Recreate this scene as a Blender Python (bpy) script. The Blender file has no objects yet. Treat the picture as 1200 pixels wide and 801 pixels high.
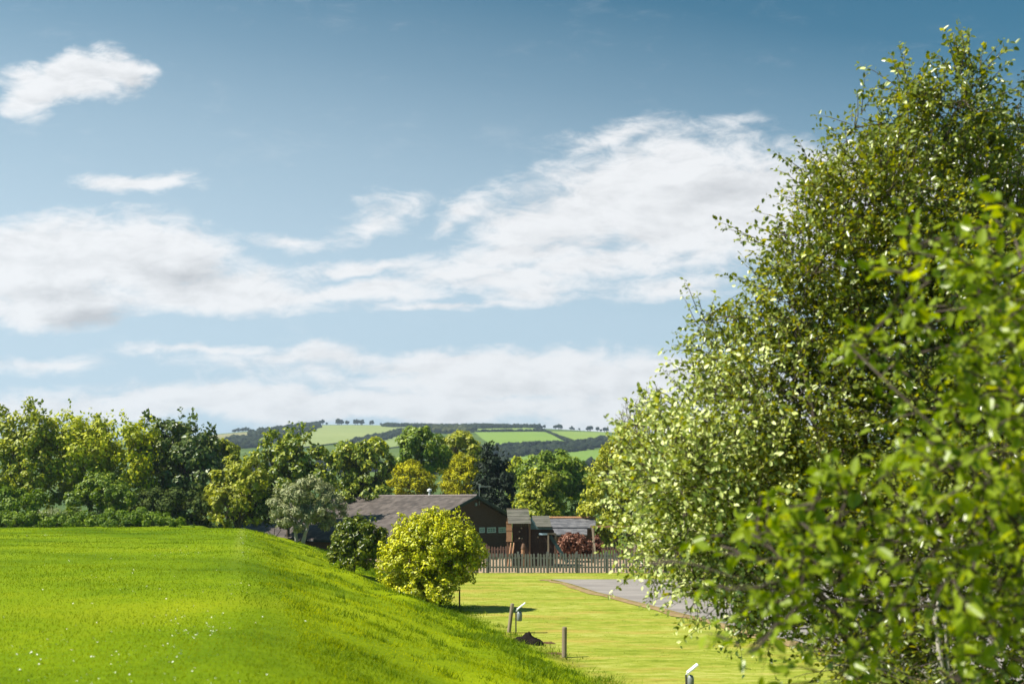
import bpy, bmesh, math
import numpy as np
from mathutils import Vector, Matrix

R = math.radians
SC = bpy.context.scene
COL = SC.collection
RNG = np.random.default_rng(11)

# ------------------------------------------------------------------ camera
FPX, CX, CY = 1167.0, 600.0, 400.5
HORIZON = 590.0
PITCH = math.atan((HORIZON - CY) / FPX)
CAM = np.array([0.0, 0.0, 3.7])
cd = bpy.data.cameras.new('camera')
cam = bpy.data.objects.new('camera', cd)
COL.objects.link(cam)
cam.location = CAM
cam.rotation_euler = (math.pi / 2 + PITCH, 0, 0)
cd.sensor_width = 36.0
cd.lens = 36.0 * FPX / 1200.0
cd.clip_start = 0.1
cd.clip_end = 30000
cd.dof.use_dof = True
cd.dof.focus_distance = 32.0
cd.dof.aperture_fstop = 1.2
SC.camera = cam


def ray(px, py):
    x = (px - CX) / FPX
    y = (CY - py) / FPX
    cp, sp = math.cos(PITCH), math.sin(PITCH)
    d = np.array([x, cp - sp * y, sp + cp * y])
    return d / d[1]


def at(px, py, Y):
    """world point seen at photo pixel (px, py) at depth Y"""
    return CAM + ray(px, py) * Y


# ------------------------------------------------------------------ terrain
def sst(x, a, b):
    t = np.clip((np.asarray(x, float) - a) / (b - a), 0, 1)
    return t * t * (3 - 2 * t)


RIDGE_PX = np.array([-1500, -400, 0, 150, 245, 300, 345, 375, 420, 450, 520, 575, 620, 660, 710, 800, 900, 1200, 1700, 2800.])
RIDGE_PY = np.array([535, 525, 519, 515, 510.5, 505, 500, 497.5, 497.5, 498, 500, 500.5, 501, 503, 506, 509, 512, 516, 522, 535.])
YR, YF = 1600.0, 420.0
RX = (RIDGE_PX - CX) / FPX * YR
RZ = np.array([at(a, b, YR)[2] for a, b in zip(RIDGE_PX, RIDGE_PY)])


def tz(x, y):
    x = np.asarray(x, float)
    y = np.asarray(y, float)
    s = x + 0.263 * y
    lin = np.clip(s / 7.6, 0, 1)
    p = 1 - (0.80 * lin + 0.20 * sst(s, 0, 7.6))
    ye = 73.2 + 60 * sst(-x, 22, 31)
    end = 1 - sst(y, ye, ye + 7)
    und = 0.05 * np.sin(x * 0.31 + 1.3) * np.sin(y * 0.23) + 0.035 * np.sin(x * 0.9 + y * 0.55) * np.cos(y * 0.71 - x * 0.3)
    near = p * (2.0 + und) * end + 0.05 * np.sin(s * 2.7 + y * .9) * np.sin(y * .63 + s) * np.exp(-((s - 3.6) / 2.4) ** 2) * end + 0.14 * np.sin(s * 1.9 + 0.3 * np.sin(y * .4)) * np.exp(-((s - 5.2) / 1.6) ** 2) * np.sin(y * 0.5) * end
    near = near - 1.0 * sst(y, 70, 82) * (1 - p * end)
    near = near - 6.0 * sst(y, 110, 320)
    rz = np.interp(x, RX, RZ)
    t = np.clip((y - YF) / (YR - YF), 0, 1)
    hill = (rz + 7.0) * (0.75 * t + 0.25 * t * t * (3 - 2 * t)) - 7.0
    back = sst(y, YR, 3200)
    hill = hill * (1 - back) - 20 * back
    w = sst(y, YF - 60, YF + 60)
    hill = np.where(y < YF, -7.0, hill)
    return near * (1 - w) + hill * w


def ground(px, py, y0=6.0, y1=2000.0):
    """ground point seen at photo pixel"""
    d = ray(px, py)
    ys = np.geomspace(y0, y1, 6000)
    h = CAM[2] + d[2] * ys - tz(d[0] * ys, ys)
    k = np.argmax(h < 0)
    if h[k] >= 0:
        k = len(ys) - 1
    Y = ys[k]
    X = d[0] * Y
    return np.array([X, Y, float(tz(X, Y))])


# ------------------------------------------------------------------ object helpers
def tag(o, label=None, cat=None, group=None, kind=None):
    if label: o['label'] = label
    if cat: o['category'] = cat
    if group: o['group'] = group
    if kind: o['kind'] = kind
    return o


def thing(name, loc, label, cat, group=None, rotz=0.0):
    o = bpy.data.objects.new(name, None)
    o.empty_display_size = 0.2
    COL.objects.link(o)
    o.location = [float(v) for v in loc]
    o.rotation_euler = (0, 0, rotz)
    return tag(o, label, cat, group)


def link(name, me, mat, parent=None, world=True):
    """world=True: the mesh holds world coordinates; they become local to an unrotated parent"""
    o = bpy.data.objects.new(name, me)
    COL.objects.link(o)
    if mat is not None and len(me.materials) == 0:
        me.materials.append(mat)
    if parent is not None:
        o.parent = parent
        if world:
            me.transform(Matrix.Translation(-Vector(parent.location)))
    return o


def dup(o, loc=None, rotz=None, label=None, scale=None):
    c = o.copy()
    COL.objects.link(c)
    if loc is not None: c.location = [float(v) for v in loc]
    if rotz is not None: c.rotation_euler.z = rotz
    if scale is not None: c.scale = scale
    if label: c['label'] = label
    for ch in list(o.children):
        d = ch.copy(); COL.objects.link(d); d.parent = c
        for g in list(ch.children):
            e = g.copy(); COL.objects.link(e); e.parent = d
    return c


def np_mesh(name, verts, faces_flat, loop_starts, smooth=False):
    me = bpy.data.meshes.new(name)
    verts = np.asarray(verts, np.float32)
    faces_flat = np.asarray(faces_flat, np.int32)
    loop_starts = np.asarray(loop_starts, np.int32)
    me.vertices.add(len(verts)); me.vertices.foreach_set('co', verts.ravel())
    me.loops.add(len(faces_flat)); me.loops.foreach_set('vertex_index', faces_flat)
    me.polygons.add(len(loop_starts)); me.polygons.foreach_set('loop_start', loop_starts)
    if smooth:
        me.polygons.foreach_set('use_smooth', np.ones(len(loop_starts), bool))
    me.update(calc_edges=True)
    me.validate()
    return me


def grid_mesh(name, P, smooth=True):
    """P: (n, m, 3) grid of points, faces wound so that u x v points up when u=axis1, v=axis0"""
    n, m = P.shape[:2]
    idx = np.arange(n * m).reshape(n, m)
    q = np.stack([idx[:-1, :-1], idx[:-1, 1:], idx[1:, 1:], idx[1:, :-1]], -1).reshape(-1, 4)
    return np_mesh(name, P.reshape(-1, 3), q.ravel(), np.arange(len(q)) * 4, smooth)


class MB:
    """collects boxes, bars, tubes and prisms into one mesh"""
    def __init__(self): self.v = []; self.f = []

    def add(self, vs, fs):
        b = len(self.v)
        self.v += [tuple(float(c) for c in v) for v in vs]
        self.f += [[i + b for i in f] for f in fs]
        return self

    def box(self, c, s, rot=None, taper=1.0):
        c = Vector([float(k) for k in c]); h = [k / 2 for k in s]
        vs = []
        for z in (-1, 1):
            t = taper if z > 0 else 1.0
            for x, y in ((-1, -1), (1, -1), (1, 1), (-1, 1)):
                p = Vector((x * h[0] * t, y * h[1] * t, z * h[2]))
                if rot is not None: p = rot @ p
                vs.append(c + p)
        return self.add(vs, [[3, 2, 1, 0], [4, 5, 6, 7], [0, 1, 5, 4], [1, 2, 6, 5], [2, 3, 7, 6], [3, 0, 4, 7]])

    def bar(self, a, b, w, h, up=(0, 0, 1)):
        """rectangular bar from a to b; w across, h along up"""
        a = Vector([float(k) for k in a]); b = Vector([float(k) for k in b])
        d = (b - a).normalized(); u = Vector(up)
        if abs(d.dot(u)) > .98: u = Vector((0, 1, 0))
        sd = d.cross(u).normalized(); u = sd.cross(d).normalized()
        vs = [p + sd * (i * w / 2) + u * (j * h / 2) for p in (a, b) for i, j in ((-1, -1), (1, -1), (1, 1), (-1, 1))]
        return self.add(vs, [[3, 2, 1, 0], [4, 5, 6, 7], [0, 1, 5, 4], [1, 2, 6, 5], [2, 3, 7, 6], [3, 0, 4, 7]])

    def tube(self, pts, rad, n=8, cap=True):
        pts = [Vector([float(k) for k in p]) for p in pts]
        if not hasattr(rad, '__len__'): rad = [rad] * len(pts)
        base = len(self.v); up = Vector((0.13, 0.31, 0.94)).normalized()
        side = None
        for i, p in enumerate(pts):
            d = (pts[min(i + 1, len(pts) - 1)] - pts[max(i - 1, 0)]).normalized()
            if side is None:
                side = d.cross(up if abs(d.dot(up)) < .95 else Vector((1, 0, 0))).normalized()
            else:
                side = (side - d * side.dot(d)).normalized()
            w = d.cross(side)
            for k in range(n):
                a = 2 * math.pi * k / n
                q = p + (side * math.cos(a) + w * math.sin(a)) * rad[i]
                self.v.append((q.x, q.y, q.z))
        for i in range(len(pts) - 1):
            for k in range(n):
                k2 = (k + 1) % n
                self.f.append([base + i * n + k, base + i * n + k2, base + (i + 1) * n + k2, base + (i + 1) * n + k])
        if cap:
            self.f.append([base + k for k in range(n)][::-1])
            self.f.append([base + (len(pts) - 1) * n + k for k in range(n)])
        return self

    def prism(self, poly, off):
        """closed polygon (3d points) extruded along off"""
        n = len(poly); off = Vector(off)
        vs = [Vector(p) for p in poly] + [Vector(p) + off for p in poly]
        fs = [list(range(n))[::-1], list(range(n, 2 * n))] + [[i, (i + 1) % n, n + (i + 1) % n, n + i] for i in range(n)]
        return self.add(vs, fs)

    def mesh(self, name, smooth=False, bevel=0.0):
        me = bpy.data.meshes.new(name)
        me.from_pydata(self.v, [], self.f); me.update()
        bm = bmesh.new(); bm.from_mesh(me)
        bmesh.ops.recalc_face_normals(bm, faces=bm.faces)
        if bevel:
            bmesh.ops.bevel(bm, geom=list(bm.edges), offset=bevel, segments=1, affect='EDGES', clamp_overlap=True)
        bm.to_mesh(me); bm.free()
        if smooth:
            me.polygons.foreach_set('use_smooth', np.ones(len(me.polygons), bool))
        return me

    def build(self, name, mat, parent=None, world=True, smooth=False, bevel=0.0):
        return link(name, self.mesh(name, smooth, bevel), mat, parent, world)


# ------------------------------------------------------------------ materials
def new_mat(name):
    m = bpy.data.materials.new(name); m.use_nodes = True
    nt = m.node_tree; nt.nodes.clear()
    return m, nt


class NT:
    def __init__(self, nt): self.nt = nt
    def n(self, t, ins=None, **props):
        k = self.nt.nodes.new(t)
        for a, b in props.items(): setattr(k, a, b)
        for a, b in (ins or {}).items():
            s = k.inputs[a]
            if isinstance(b, bpy.types.NodeSocket): self.nt.links.new(b, s)
            else: s.default_value = b
        return k
    def math(self, op, a, b=0.0, c=0.0, clamp=False):
        k = self.n('ShaderNodeMath', operation=op, use_clamp=clamp)
        for i, v in enumerate((a, b, c)):
            if isinstance(v, bpy.types.NodeSocket): self.nt.links.new(v, k.inputs[i])
            else: k.inputs[i].default_value = v
        return k.outputs[0]
    def ramp(self, fac, stops, interp='LINEAR'):
        k = self.n('ShaderNodeValToRGB'); self.nt.links.new(fac, k.inputs[0])
        cr = k.color_ramp; cr.interpolation = interp
        while len(cr.elements) < len(stops): cr.elements.new(0.5)
        for e, (p, c) in zip(cr.elements, stops):
            e.position = p; e.color = (c, c, c, 1) if not hasattr(c, '__len__') else (*c, 1)
        return k.outputs[0]
    def mix(self, f, a, b, mode='MIX'):
        k = self.n('ShaderNodeMix', data_type='RGBA', blend_type=mode)
        for s, v in ((k.inputs[0], f), (k.inputs[6], a), (k.inputs[7], b)):
            if isinstance(v, bpy.types.NodeSocket): self.nt.links.new(v, s)
            elif hasattr(v, '__len__'): s.default_value = (*v, 1) if len(v) == 3 else v
            else: s.default_value = v
        return k.outputs[2]
    def noise(self, vec, scale, detail=4, rough=.55, dist=0.0):
        k = self.n('ShaderNodeTexNoise', {'Scale': scale, 'Detail': detail, 'Roughness': rough, 'Distortion': dist})
        if vec is not None: self.nt.links.new(vec, k.inputs['Vector'])
        return k.outputs[0]
    def out(self, sh):
        k = self.n('ShaderNodeOutputMaterial'); self.nt.links.new(sh, k.inputs[0])


def leaf_mat(name, dark, mid, light, trans=.4, rough=.42, tint=(1.25, 1.25, .5), hue_scale=0.6, spec=.5, stretch=None, under=None, mott=.9):
    m, nt = new_mat(name); N = NT(nt)
    geo = N.n('ShaderNodeNewGeometry'); tc = N.n('ShaderNodeTexCoord')
    rnd = geo.outputs['Random Per Island']
    v = tc.outputs['Object']
    if stretch:
        mp = N.n('ShaderNodeMapping', {'Scale': stretch}); nt.links.new(v, mp.inputs[0]); v = mp.outputs[0]
    nz = N.noise(v, hue_scale, 4 if stretch else 2)
    f = N.math('ADD', N.math('MULTIPLY', rnd, .6), N.math('MULTIPLY', nz, mott)); f = N.math('SUBTRACT', f, .27 + (mott - .9) * .5)
    c = N.ramp(f, [(0.0, dark), (.5, mid), (1.0, light)])
    ct = N.mix(1.0, c, tint, 'MULTIPLY')
    if under:   # leaves that are paler on their underside
        c = N.mix(N.math('MULTIPLY', geo.outputs['Backfacing'], .9), c, under)
    p = N.n('ShaderNodeBsdfPrincipled', {'Base Color': c, 'Roughness': rough, 'Specular IOR Level': spec})
    t = N.n('ShaderNodeBsdfTranslucent', {'Color': ct})
    mx = N.n('ShaderNodeMixShader', {0: trans})
    nt.links.new(p.outputs[0], mx.inputs[1]); nt.links.new(t.outputs[0], mx.inputs[2])
    N.out(mx.outputs[0])
    return m


def simple_mat(name, c1, c2, scale=6.0, rough=.8, spec=.3, stretch=None, bump=0.0, metal=0.0, dirt=None):
    """two-tone noisy surface in object space; stretch elongates the noise (wood grain); dirt adds blotches of a third colour"""
    m, nt = new_mat(name); N = NT(nt)
    tc = N.n('ShaderNodeTexCoord'); v = tc.outputs['Object']
    if stretch:
        mp = N.n('ShaderNodeMapping', {'Scale': stretch}); nt.links.new(v, mp.inputs[0]); v = mp.outputs[0]
    f = N.noise(v, scale, 6, .65)
    f2 = N.ramp(f, [(.3, 0.0), (.7, 1.0)])
    c = N.mix(f2, c1, c2)
    if dirt:
        d = N.ramp(N.noise(tc.outputs['Object'], 1.7, 5, .7), [(.5, 0.0), (.72, .8)])
        c = N.mix(d, c, dirt)
    p = N.n('ShaderNodeBsdfPrincipled', {'Base Color': c, 'Roughness': rough, 'Specular IOR Level': spec, 'Metallic': metal})
    if bump:
        b = N.n('ShaderNodeBump', {'Strength': bump, 'Distance': .02, 'Height': f}); nt.links.new(b.outputs[0], p.inputs['Normal'])
    N.out(p.outputs[0])
    return m

# ------------------------------------------------------------------ light, sky
SUN_AZ = R(-105.0)      # clockwise from +Y: the sun stands ahead and to the left
SUN_EL = R(52.0)
sd = Vector((math.sin(SUN_AZ) * math.cos(SUN_EL), math.cos(SUN_AZ) * math.cos(SUN_EL), math.sin(SUN_EL)))
sl = bpy.data.lights.new('sun', 'SUN')
sl.energy = 5.0; sl.angle = R(0.53); sl.color = (1.0, .95, .86)
so = bpy.data.objects.new('sun', sl); COL.objects.link(so)
so.rotation_euler = sd.to_track_quat('Z', 'Y').to_euler()

SC.view_settings.view_transform = 'Standard'
SC.view_settings.look = 'None'
SC.view_settings.gamma = 1.0
SC.view_settings.use_curve_mapping = False
SC.view_settings.exposure = 1.0

world = bpy.data.worlds.new('World'); SC.world = world; world.use_nodes = True
wt = world.node_tree; wt.nodes.clear(); W = NT(wt)
sky = W.n('ShaderNodeTexSky', sky_type='NISHITA', sun_disc=False, sun_elevation=SUN_EL, sun_rotation=SUN_AZ,
          altitude=100, air_density=1.0, dust_density=0.6, ozone_density=1.6)
wtc = W.n('ShaderNodeTexCoord')
sep = W.n('ShaderNodeSeparateXYZ', {0: wtc.outputs['Generated']})
yy = W.math('MAXIMUM', sep.outputs[1], .04)
uu = W.math('DIVIDE', sep.outputs[0], yy); vv = W.math('DIVIDE', sep.outputs[2], yy)
uv = W.n('ShaderNodeCombineXYZ', {0: uu, 1: vv}).outputs[0]


def ell_mask(items, src):
    """soft maximum over tilted ellipses in direction space; items: centre px, radii px, tilt degrees (positive rises to the right), strength"""
    acc = None
    for (px, py, rx, ry, tilt, k) in items:
        d = ray(px, py)
        mp = W.n('ShaderNodeMapping', {'Location': (d[0], d[2], 0), 'Rotation': (0, 0, R(tilt)), 'Scale': (rx / FPX, ry / FPX, 1)}, vector_type='TEXTURE')
        wt.links.new(src, mp.inputs[0])
        g = W.n('ShaderNodeTexGradient', {0: mp.outputs[0]}, gradient_type='SPHERICAL')
        v = W.math('MULTIPLY', g.outputs['Fac'], k)
        acc = v if acc is None else W.math('SMOOTH_MAX', acc, v, .12)
    return acc


def wnoise(scale, sx, sy, detail, rough, off=(0, 0, 0), dist=0.0):
    mp = W.n('ShaderNodeMapping', {'Location': off, 'Scale': (sx, sy, 1)}); wt.links.new(uv, mp.inputs[0])
    return W.noise(mp.outputs[0], scale, detail, rough, dist)


# slightly warped coordinates so that no cloud shows its ellipse
wpx = W.math('MULTIPLY', W.math('SUBTRACT', wnoise(7, 1, 1.7, 5, .55), .5), .13)
wpy = W.math('MULTIPLY', W.math('SUBTRACT', wnoise(7, 1, 1.7, 5, .55, (3.1, 5.7, 1)), .5), .07)
wuv = W.n('ShaderNodeCombineXYZ', {0: W.math('ADD', uu, wpx), 1: W.math('ADD', vv, wpy)}).outputs[0]
CLOUDS = [
    (96, 90, 108, 50, 6, 1.9), (45, 118, 62, 40, 25, 1.4), (20, 84, 60, 30, -8, 1.2), (150, 88, 56, 42, 0, 1.6),
    (160, 217, 120, 24, 4, 1.35), (200, 211, 55, 20, 8, 1.2),
    (60, 308, 230, 74, 0, 1.75), (170, 302, 170, 66, 0, 1.7), (60, 355, 180, 46, 0, 1.5), (250, 338, 280, 40, 0, 1.5),
    (410, 342, 250, 26, 2, 1.35), (350, 282, 80, 24, 0, 1.0), (450, 255, 90, 32, 15, 1.0), (550, 250, 80, 34, 25, 1.1), (600, 336, 200, 20, 2, 1.1),
    (760, 215, 250, 88, 10, 1.6), (650, 262, 210, 62, 18, 1.45), (840, 240, 230, 110, 6, 1.75), (600, 302, 230, 40, 10, 1.25),
    (720, 310, 210, 46, 6, 1.3), (620, 350, 120, 22, 4, 1.0), (790, 342, 140, 26, 6, 1.1), (720, 160, 130, 36, 5, 1.0),
    (1000, 240, 260, 120, 0, 1.6), (1190, 210, 120, 70, 0, 1.4),
    (520, 420, 380, 28, 1, 1.5), (640, 440, 480, 42, 0, 1.7), (420, 474, 660, 38, 0, 1.7), (850, 470, 420, 64, 0, 1.7), (100, 480, 420, 28, 0, 1.3),
    (430, 312, 150, 18, 4, 1.15), (560, 330, 240, 18, 3, 1.2), (540, 362, 240, 10, 1, .95), (520, 268, 60, 22, 20, 1.1),
    (50, 421, 140, 18, 0, 1.15), (250, 411, 130, 12, 0, 1.05), (1500, 300, 300, 160, 0, 1.4), (-350, 300, 300, 110, 0, 1.4),
]
mask = ell_mask(CLOUDS, wuv)
def cloud_noise(off):
    o = np.array(off)
    f1 = wnoise(8.0, 1.0, 2.4, 8, .62, tuple(np.array([1.7, .4, 0]) + o), .35)
    f2 = wnoise(24.0, 1.0, 2.3, 9, .68, tuple(np.array([4.0, 2.0, 3]) + o), .6)
    return W.math('ADD', W.math('MULTIPLY', W.math('SUBTRACT', f1, .5), 1.7), W.math('MULTIPLY', W.math('SUBTRACT', f2, .5), 1.35))


nn = cloud_noise((0, 0, 0))
dens = W.math('ADD', mask, nn)
mr = W.n('ShaderNodeMapRange', {'Value': dens, 'From Min': .14, 'From Max': 1.02, 'To Min': 0.0, 'To Max': 1.0}, interpolation_type='SMOOTHSTEP')
alpha = mr.outputs[0]
gate = W.n('ShaderNodeMapRange', {'Value': mask, 'From Min': .05, 'From Max': .26}).outputs[0]
front = W.n('ShaderNodeMapRange', {'Value': sep.outputs[1], 'From Min': .05, 'From Max': .2}).outputs[0]
alpha = W.math('MULTIPLY', W.math('MULTIPLY', alpha, gate), front)
alpha = W.math('MULTIPLY', alpha, .95)
# clouds are lit from above left: compare the density with its neighbour towards the sun
ns = cloud_noise((-.016, .024, 0))
lit = W.math('MULTIPLY', W.math('SUBTRACT', ns, nn), 1.15)
thick = W.n('ShaderNodeMapRange', {'Value': dens, 'From Min': .7, 'From Max': 1.6}).outputs[0]
GREY = [(112, 372, 75, 22, 0, 1.6), (215, 318, 75, 22, -6, 1.0), (165, 108, 50, 30, 10, .9), (90, 345, 90, 20, 0, .7), (640, 240, 120, 24, 10, .4), (860, 215, 120, 30, 8, .5), (700, 285, 160, 18, 8, .4)]
gm = ell_mask(GREY, wuv)
grey = W.math('ADD', W.math('ADD', W.math('MULTIPLY', gm, .9), W.math('MULTIPLY', thick, .10)), W.math('MULTIPLY', lit, .60), clamp=True)
CLOUD_WHITE = (7.1, 7.15, 7.25); CLOUD_GREY = (4.3, 4.4, 4.6)
ccol = W.mix(grey, CLOUD_WHITE, CLOUD_GREY)
skyc = W.mix(1.0, sky.outputs[0], (0.22, .66, .66), 'MULTIPLY')
# thin high veil low down in the sky
vr_ = W.math('ADD', vv, W.math('MULTIPLY', uu, .16))
veil = W.ramp(W.math('MULTIPLY', vr_, 1.4), [(0.0, .93), (.28, .82), (.46, .56), (.62, .27), (.78, .04), (.9, .0)])
veil = W.math('MULTIPLY', veil, front)
skyc = W.mix(veil, skyc, (4.5, 5.6, 6.5))
fin = W.mix(alpha, skyc, ccol)
bg = W.n('ShaderNodeBackground', {'Color': fin, 'Strength': .066})
wo = W.n('ShaderNodeOutputWorld', {0: bg.outputs[0]})

# ------------------------------------------------------------------ ground
LAWN_A, LAWN_B, LAWN_C = (.060, .112, .001), (.128, .192, .0015), (.205, .245, .004)


def ground_mat():
    m, nt = new_mat('ground'); N = NT(nt)
    geo = N.n('ShaderNodeNewGeometry'); pos = geo.outputs['Position']
    sp = N.n('ShaderNodeSeparateXYZ', {0: pos}); x, y = sp.outputs[0], sp.outputs[1]
    s = N.math('ADD', x, N.math('MULTIPLY', y, .263))
    wob = N.math('MULTIPLY', N.math('SUBTRACT', N.noise(pos, .45, 4), .5), 1.6)
    sw = N.math('ADD', s, wob)
    # upper lawn
    big = N.noise(pos, .16, 5, .6); fine = N.noise(pos, 5.0, 6, .7)
    f = N.math('ADD', N.math('MULTIPLY', big, 1.4), N.math('MULTIPLY', fine, .55)); f = N.math('SUBTRACT', f, .47)
    up = N.ramp(f, [(.25, LAWN_A), (.55, LAWN_B), (.85, LAWN_C)])
    trk = N.n('ShaderNodeMapRange', {'Value': N.math('ABSOLUTE', N.math('ADD', s, .25)), 'From Min': .03, 'From Max': .34, 'To Min': .30, 'To Max': 0.0}).outputs[0]
    trk = N.math('MULTIPLY', trk, N.n('ShaderNodeMapRange', {'Value': y, 'From Min': 22, 'From Max': 50}).outputs[0])
    up = N.mix(N.math('MULTIPLY', trk, fine), up, (.34, .33, .09))
    # lower mown lawn: mowing bands across, dry patches
    mp = N.n('ShaderNodeMapping', {'Scale': (.16, .70, 1), 'Rotation': (0, 0, R(-9))}); nt.links.new(pos, mp.inputs[0])
    band = N.noise(mp.outputs[0], 1.1, 4, .6)
    mp2 = N.n('ShaderNodeMapping', {'Scale': (.7, 1.7, 1)}); nt.links.new(pos, mp2.inputs[0])
    fine2 = N.noise(mp2.outputs[0], 2.2, 6, .75)
    f2 = N.math('ADD', N.math('MULTIPLY', band, .85), N.math('MULTIPLY', fine2, 1.35)); f2 = N.math('SUBTRACT', f2, .62)
    low = N.ramp(f2, [(.25, (.125, .172, .012)), (.5, (.235, .265, .032)), (.78, (.36, .35, .090))])
    dry = N.ramp(N.noise(mp2.outputs[0], .42, 5, .6), [(.50, 0.0), (.70, .75)])
    low = N.mix(dry, low, (.36, .25, .06))
    lm = N.n('ShaderNodeMapRange', {'Value': sw, 'From Min': 7.2, 'From Max': 7.9}).outputs[0]
    bk_ = N.n('ShaderNodeMapRange', {'Value': sw, 'From Min': .3, 'From Max': 2.0}).outputs[0]
    up = N.mix(N.math('MULTIPLY', bk_, .9), up, N.ramp(f, [(.25, (.09, .15, .001)), (.55, (.20, .26, .002)), (.85, (.32, .36, .005))]))
    c = N.mix(lm, up, low)
    # worn edge of the lower lawn along the bank's toe
    toe = N.math('ABSOLUTE', N.math('SUBTRACT', sw, 7.7))
    tm = N.math('MULTIPLY', N.n('ShaderNodeMapRange', {'Value': toe, 'From Min': 0.0, 'From Max': .5, 'To Min': .75, 'To Max': 0.0}).outputs[0],
                N.ramp(N.noise(pos, .55, 4, .6), [(.5, 0.0), (.66, 1.0)]))
    c = N.mix(tm, c, (.075, .048, .020))
    # play area surfaced with pale bark behind the fence
    bark = N.mix(N.ramp(N.noise(pos, 3.0, 6, .7), [(.3, 0.0), (.7, 1.0)]), (.20, .135, .085), (.42, .31, .21))
    bx = N.math('MULTIPLY', N.n('ShaderNodeMapRange', {'Value': y, 'From Min': 55.4, 'From Max': 55.7}).outputs[0],
                N.n('ShaderNodeMapRange', {'Value': y, 'From Min': 70, 'From Max': 71, 'To Min': 1, 'To Max': 0}).outputs[0])
    bx = N.math('MULTIPLY', bx, lm)
    c = N.mix(bx, c, bark)
    # rough pasture and meadows far off
    pm = N.n('ShaderNodeMapRange', {'Value': y, 'From Min': 76, 'From Max': 80}).outputs[0]
    past = N.ramp(N.noise(pos, .02, 4), [(.35, (.040, .075, .014)), (.65, (.095, .135, .022))])
    c = N.mix(pm, c, past)
    p = N.n('ShaderNodeBsdfPrincipled', {'Base Color': c, 'Roughness': .9, 'Specular IOR Level': .04})
    bh = N.math('ADD', N.noise(pos, 14, 5, .7), N.math('MULTIPLY', N.noise(pos, 2.0, 3), 1.2))
    b = N.n('ShaderNodeBump', {'Strength': .55, 'Distance': .06, 'Height': bh}); nt.links.new(b.outputs[0], p.inputs['Normal'])
    N.out(p.outputs[0])
    return m


ys = np.concatenate([[-3000, -800, -250, -80], np.arange(-30, 6, 2.0), np.arange(6, 84, .5), np.geomspace(84, 420, 55), np.geomspace(428, 1900, 130), np.geomspace(1950, 9000, 22)])
xs_in = np.arange(-46, 46.01, .55)
xr = np.geomspace(47, 9000, 95)
xs = np.concatenate([-xr[::-1], xs_in, xr])
GX, GY = np.meshgrid(xs, ys)
gme = grid_mesh('ground', np.stack([GX, GY, tz(GX, GY)], -1))
tag(link('ground', gme, ground_mat()), kind='structure')

# ------------------------------------------------------------------ drive (tarmac) with its worn verge
edge_px = [(645, 679), (668, 684), (692, 692), (716, 698), (740, 704), (766, 711), (790, 717), (812, 722.5), (835, 728), (862, 735), (895, 744), (930, 752), (975, 763), (1030, 777), (1100, 796)]
edge = [ground(a, b, 15) for a, b in edge_px]
edge = [np.array([e[0], e[1]]) for e in edge]
ex = np.array([e[0] for e in edge]); ey = np.array([e[1] for e in edge])
ex = np.concatenate([ex, [ex[-1] + 4, ex[-1] + 9, 30]]); ey = np.concatenate([ey, [ey[-1] - .8, ey[-1] - 1.4, ey[-1] - 2.5]])
far_y = ground(690, 678.5, 15)[1]
tx = np.linspace(ex[0], 30, 120)
ly = np.interp(tx, ex, ey)
hy = np.minimum(far_y + .05 * np.sin(tx * 1.3), 60) - 0 * tx
rows = []
for k in np.linspace(0, 1, 26):
    y = ly * (1 - k) + hy * k
    rows.append(np.stack([tx, y, tz(tx, y) + .012], -1))


def road_mat():
    m, nt = new_mat('tarmac'); N = NT(nt)
    pos = N.n('ShaderNodeNewGeometry').outputs['Position']
    mp = N.n('ShaderNodeMapping', {'Scale': (.22, .8, 1), 'Rotation': (0, 0, R(-24))}); nt.links.new(pos, mp.inputs[0])
    st = N.noise(mp.outputs[0], 1.3, 5, .65)
    sp = N.noise(pos, 38, 3, .8)
    f = N.math('ADD', N.math('MULTIPLY', st, .9), N.math('MULTIPLY', sp, .3)); f = N.math('SUBTRACT', f, .08)
    c = N.ramp(f, [(.3, (.145, .125, .112)), (.55, (.225, .200, .178)), (.8, (.30, .265, .235))])
    p = N.n('ShaderNodeBsdfPrincipled', {'Base Color': c, 'Roughness': .78, 'Specular IOR Level': .4})
    b = N.n('ShaderNodeBump', {'Strength': .4, 'Distance': .01, 'Height': sp}); nt.links.new(b.outputs[0], p.inputs['Normal'])
    N.out(p.outputs[0]); return m


tag(link('drive', grid_mesh('drive', np.array(rows)), road_mat()), kind='structure')
vr = []
rr = np.random.default_rng(5)
w_in = .05 + .10 * rr.random(len(tx)); w_out = .34 + .42 * rr.random(len(tx)) ** 1.5 + .08 * np.sin(tx * 1.7)
gy = np.gradient(ly, tx); nl = np.sqrt(1 + gy * gy); nx, ny = gy / nl, -1 / nl
for k in (0, .33, .66, 1.0):
    o = -w_in * (1 - k) + w_out * k
    X = tx + nx * o; Y = ly + ny * o
    vr.append(np.stack([X, Y, tz(X, Y) + .018 + .02 * np.sin(k * math.pi)], -1))
verge = simple_mat('bare_earth', (.16, .10, .05), (.30, .22, .11), 3.0, .95, .1, bump=.6, dirt=(.22, .21, .03))
tag(link('verge', grid_mesh('verge', np.array(vr[::-1])), verge), kind='structure')

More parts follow.
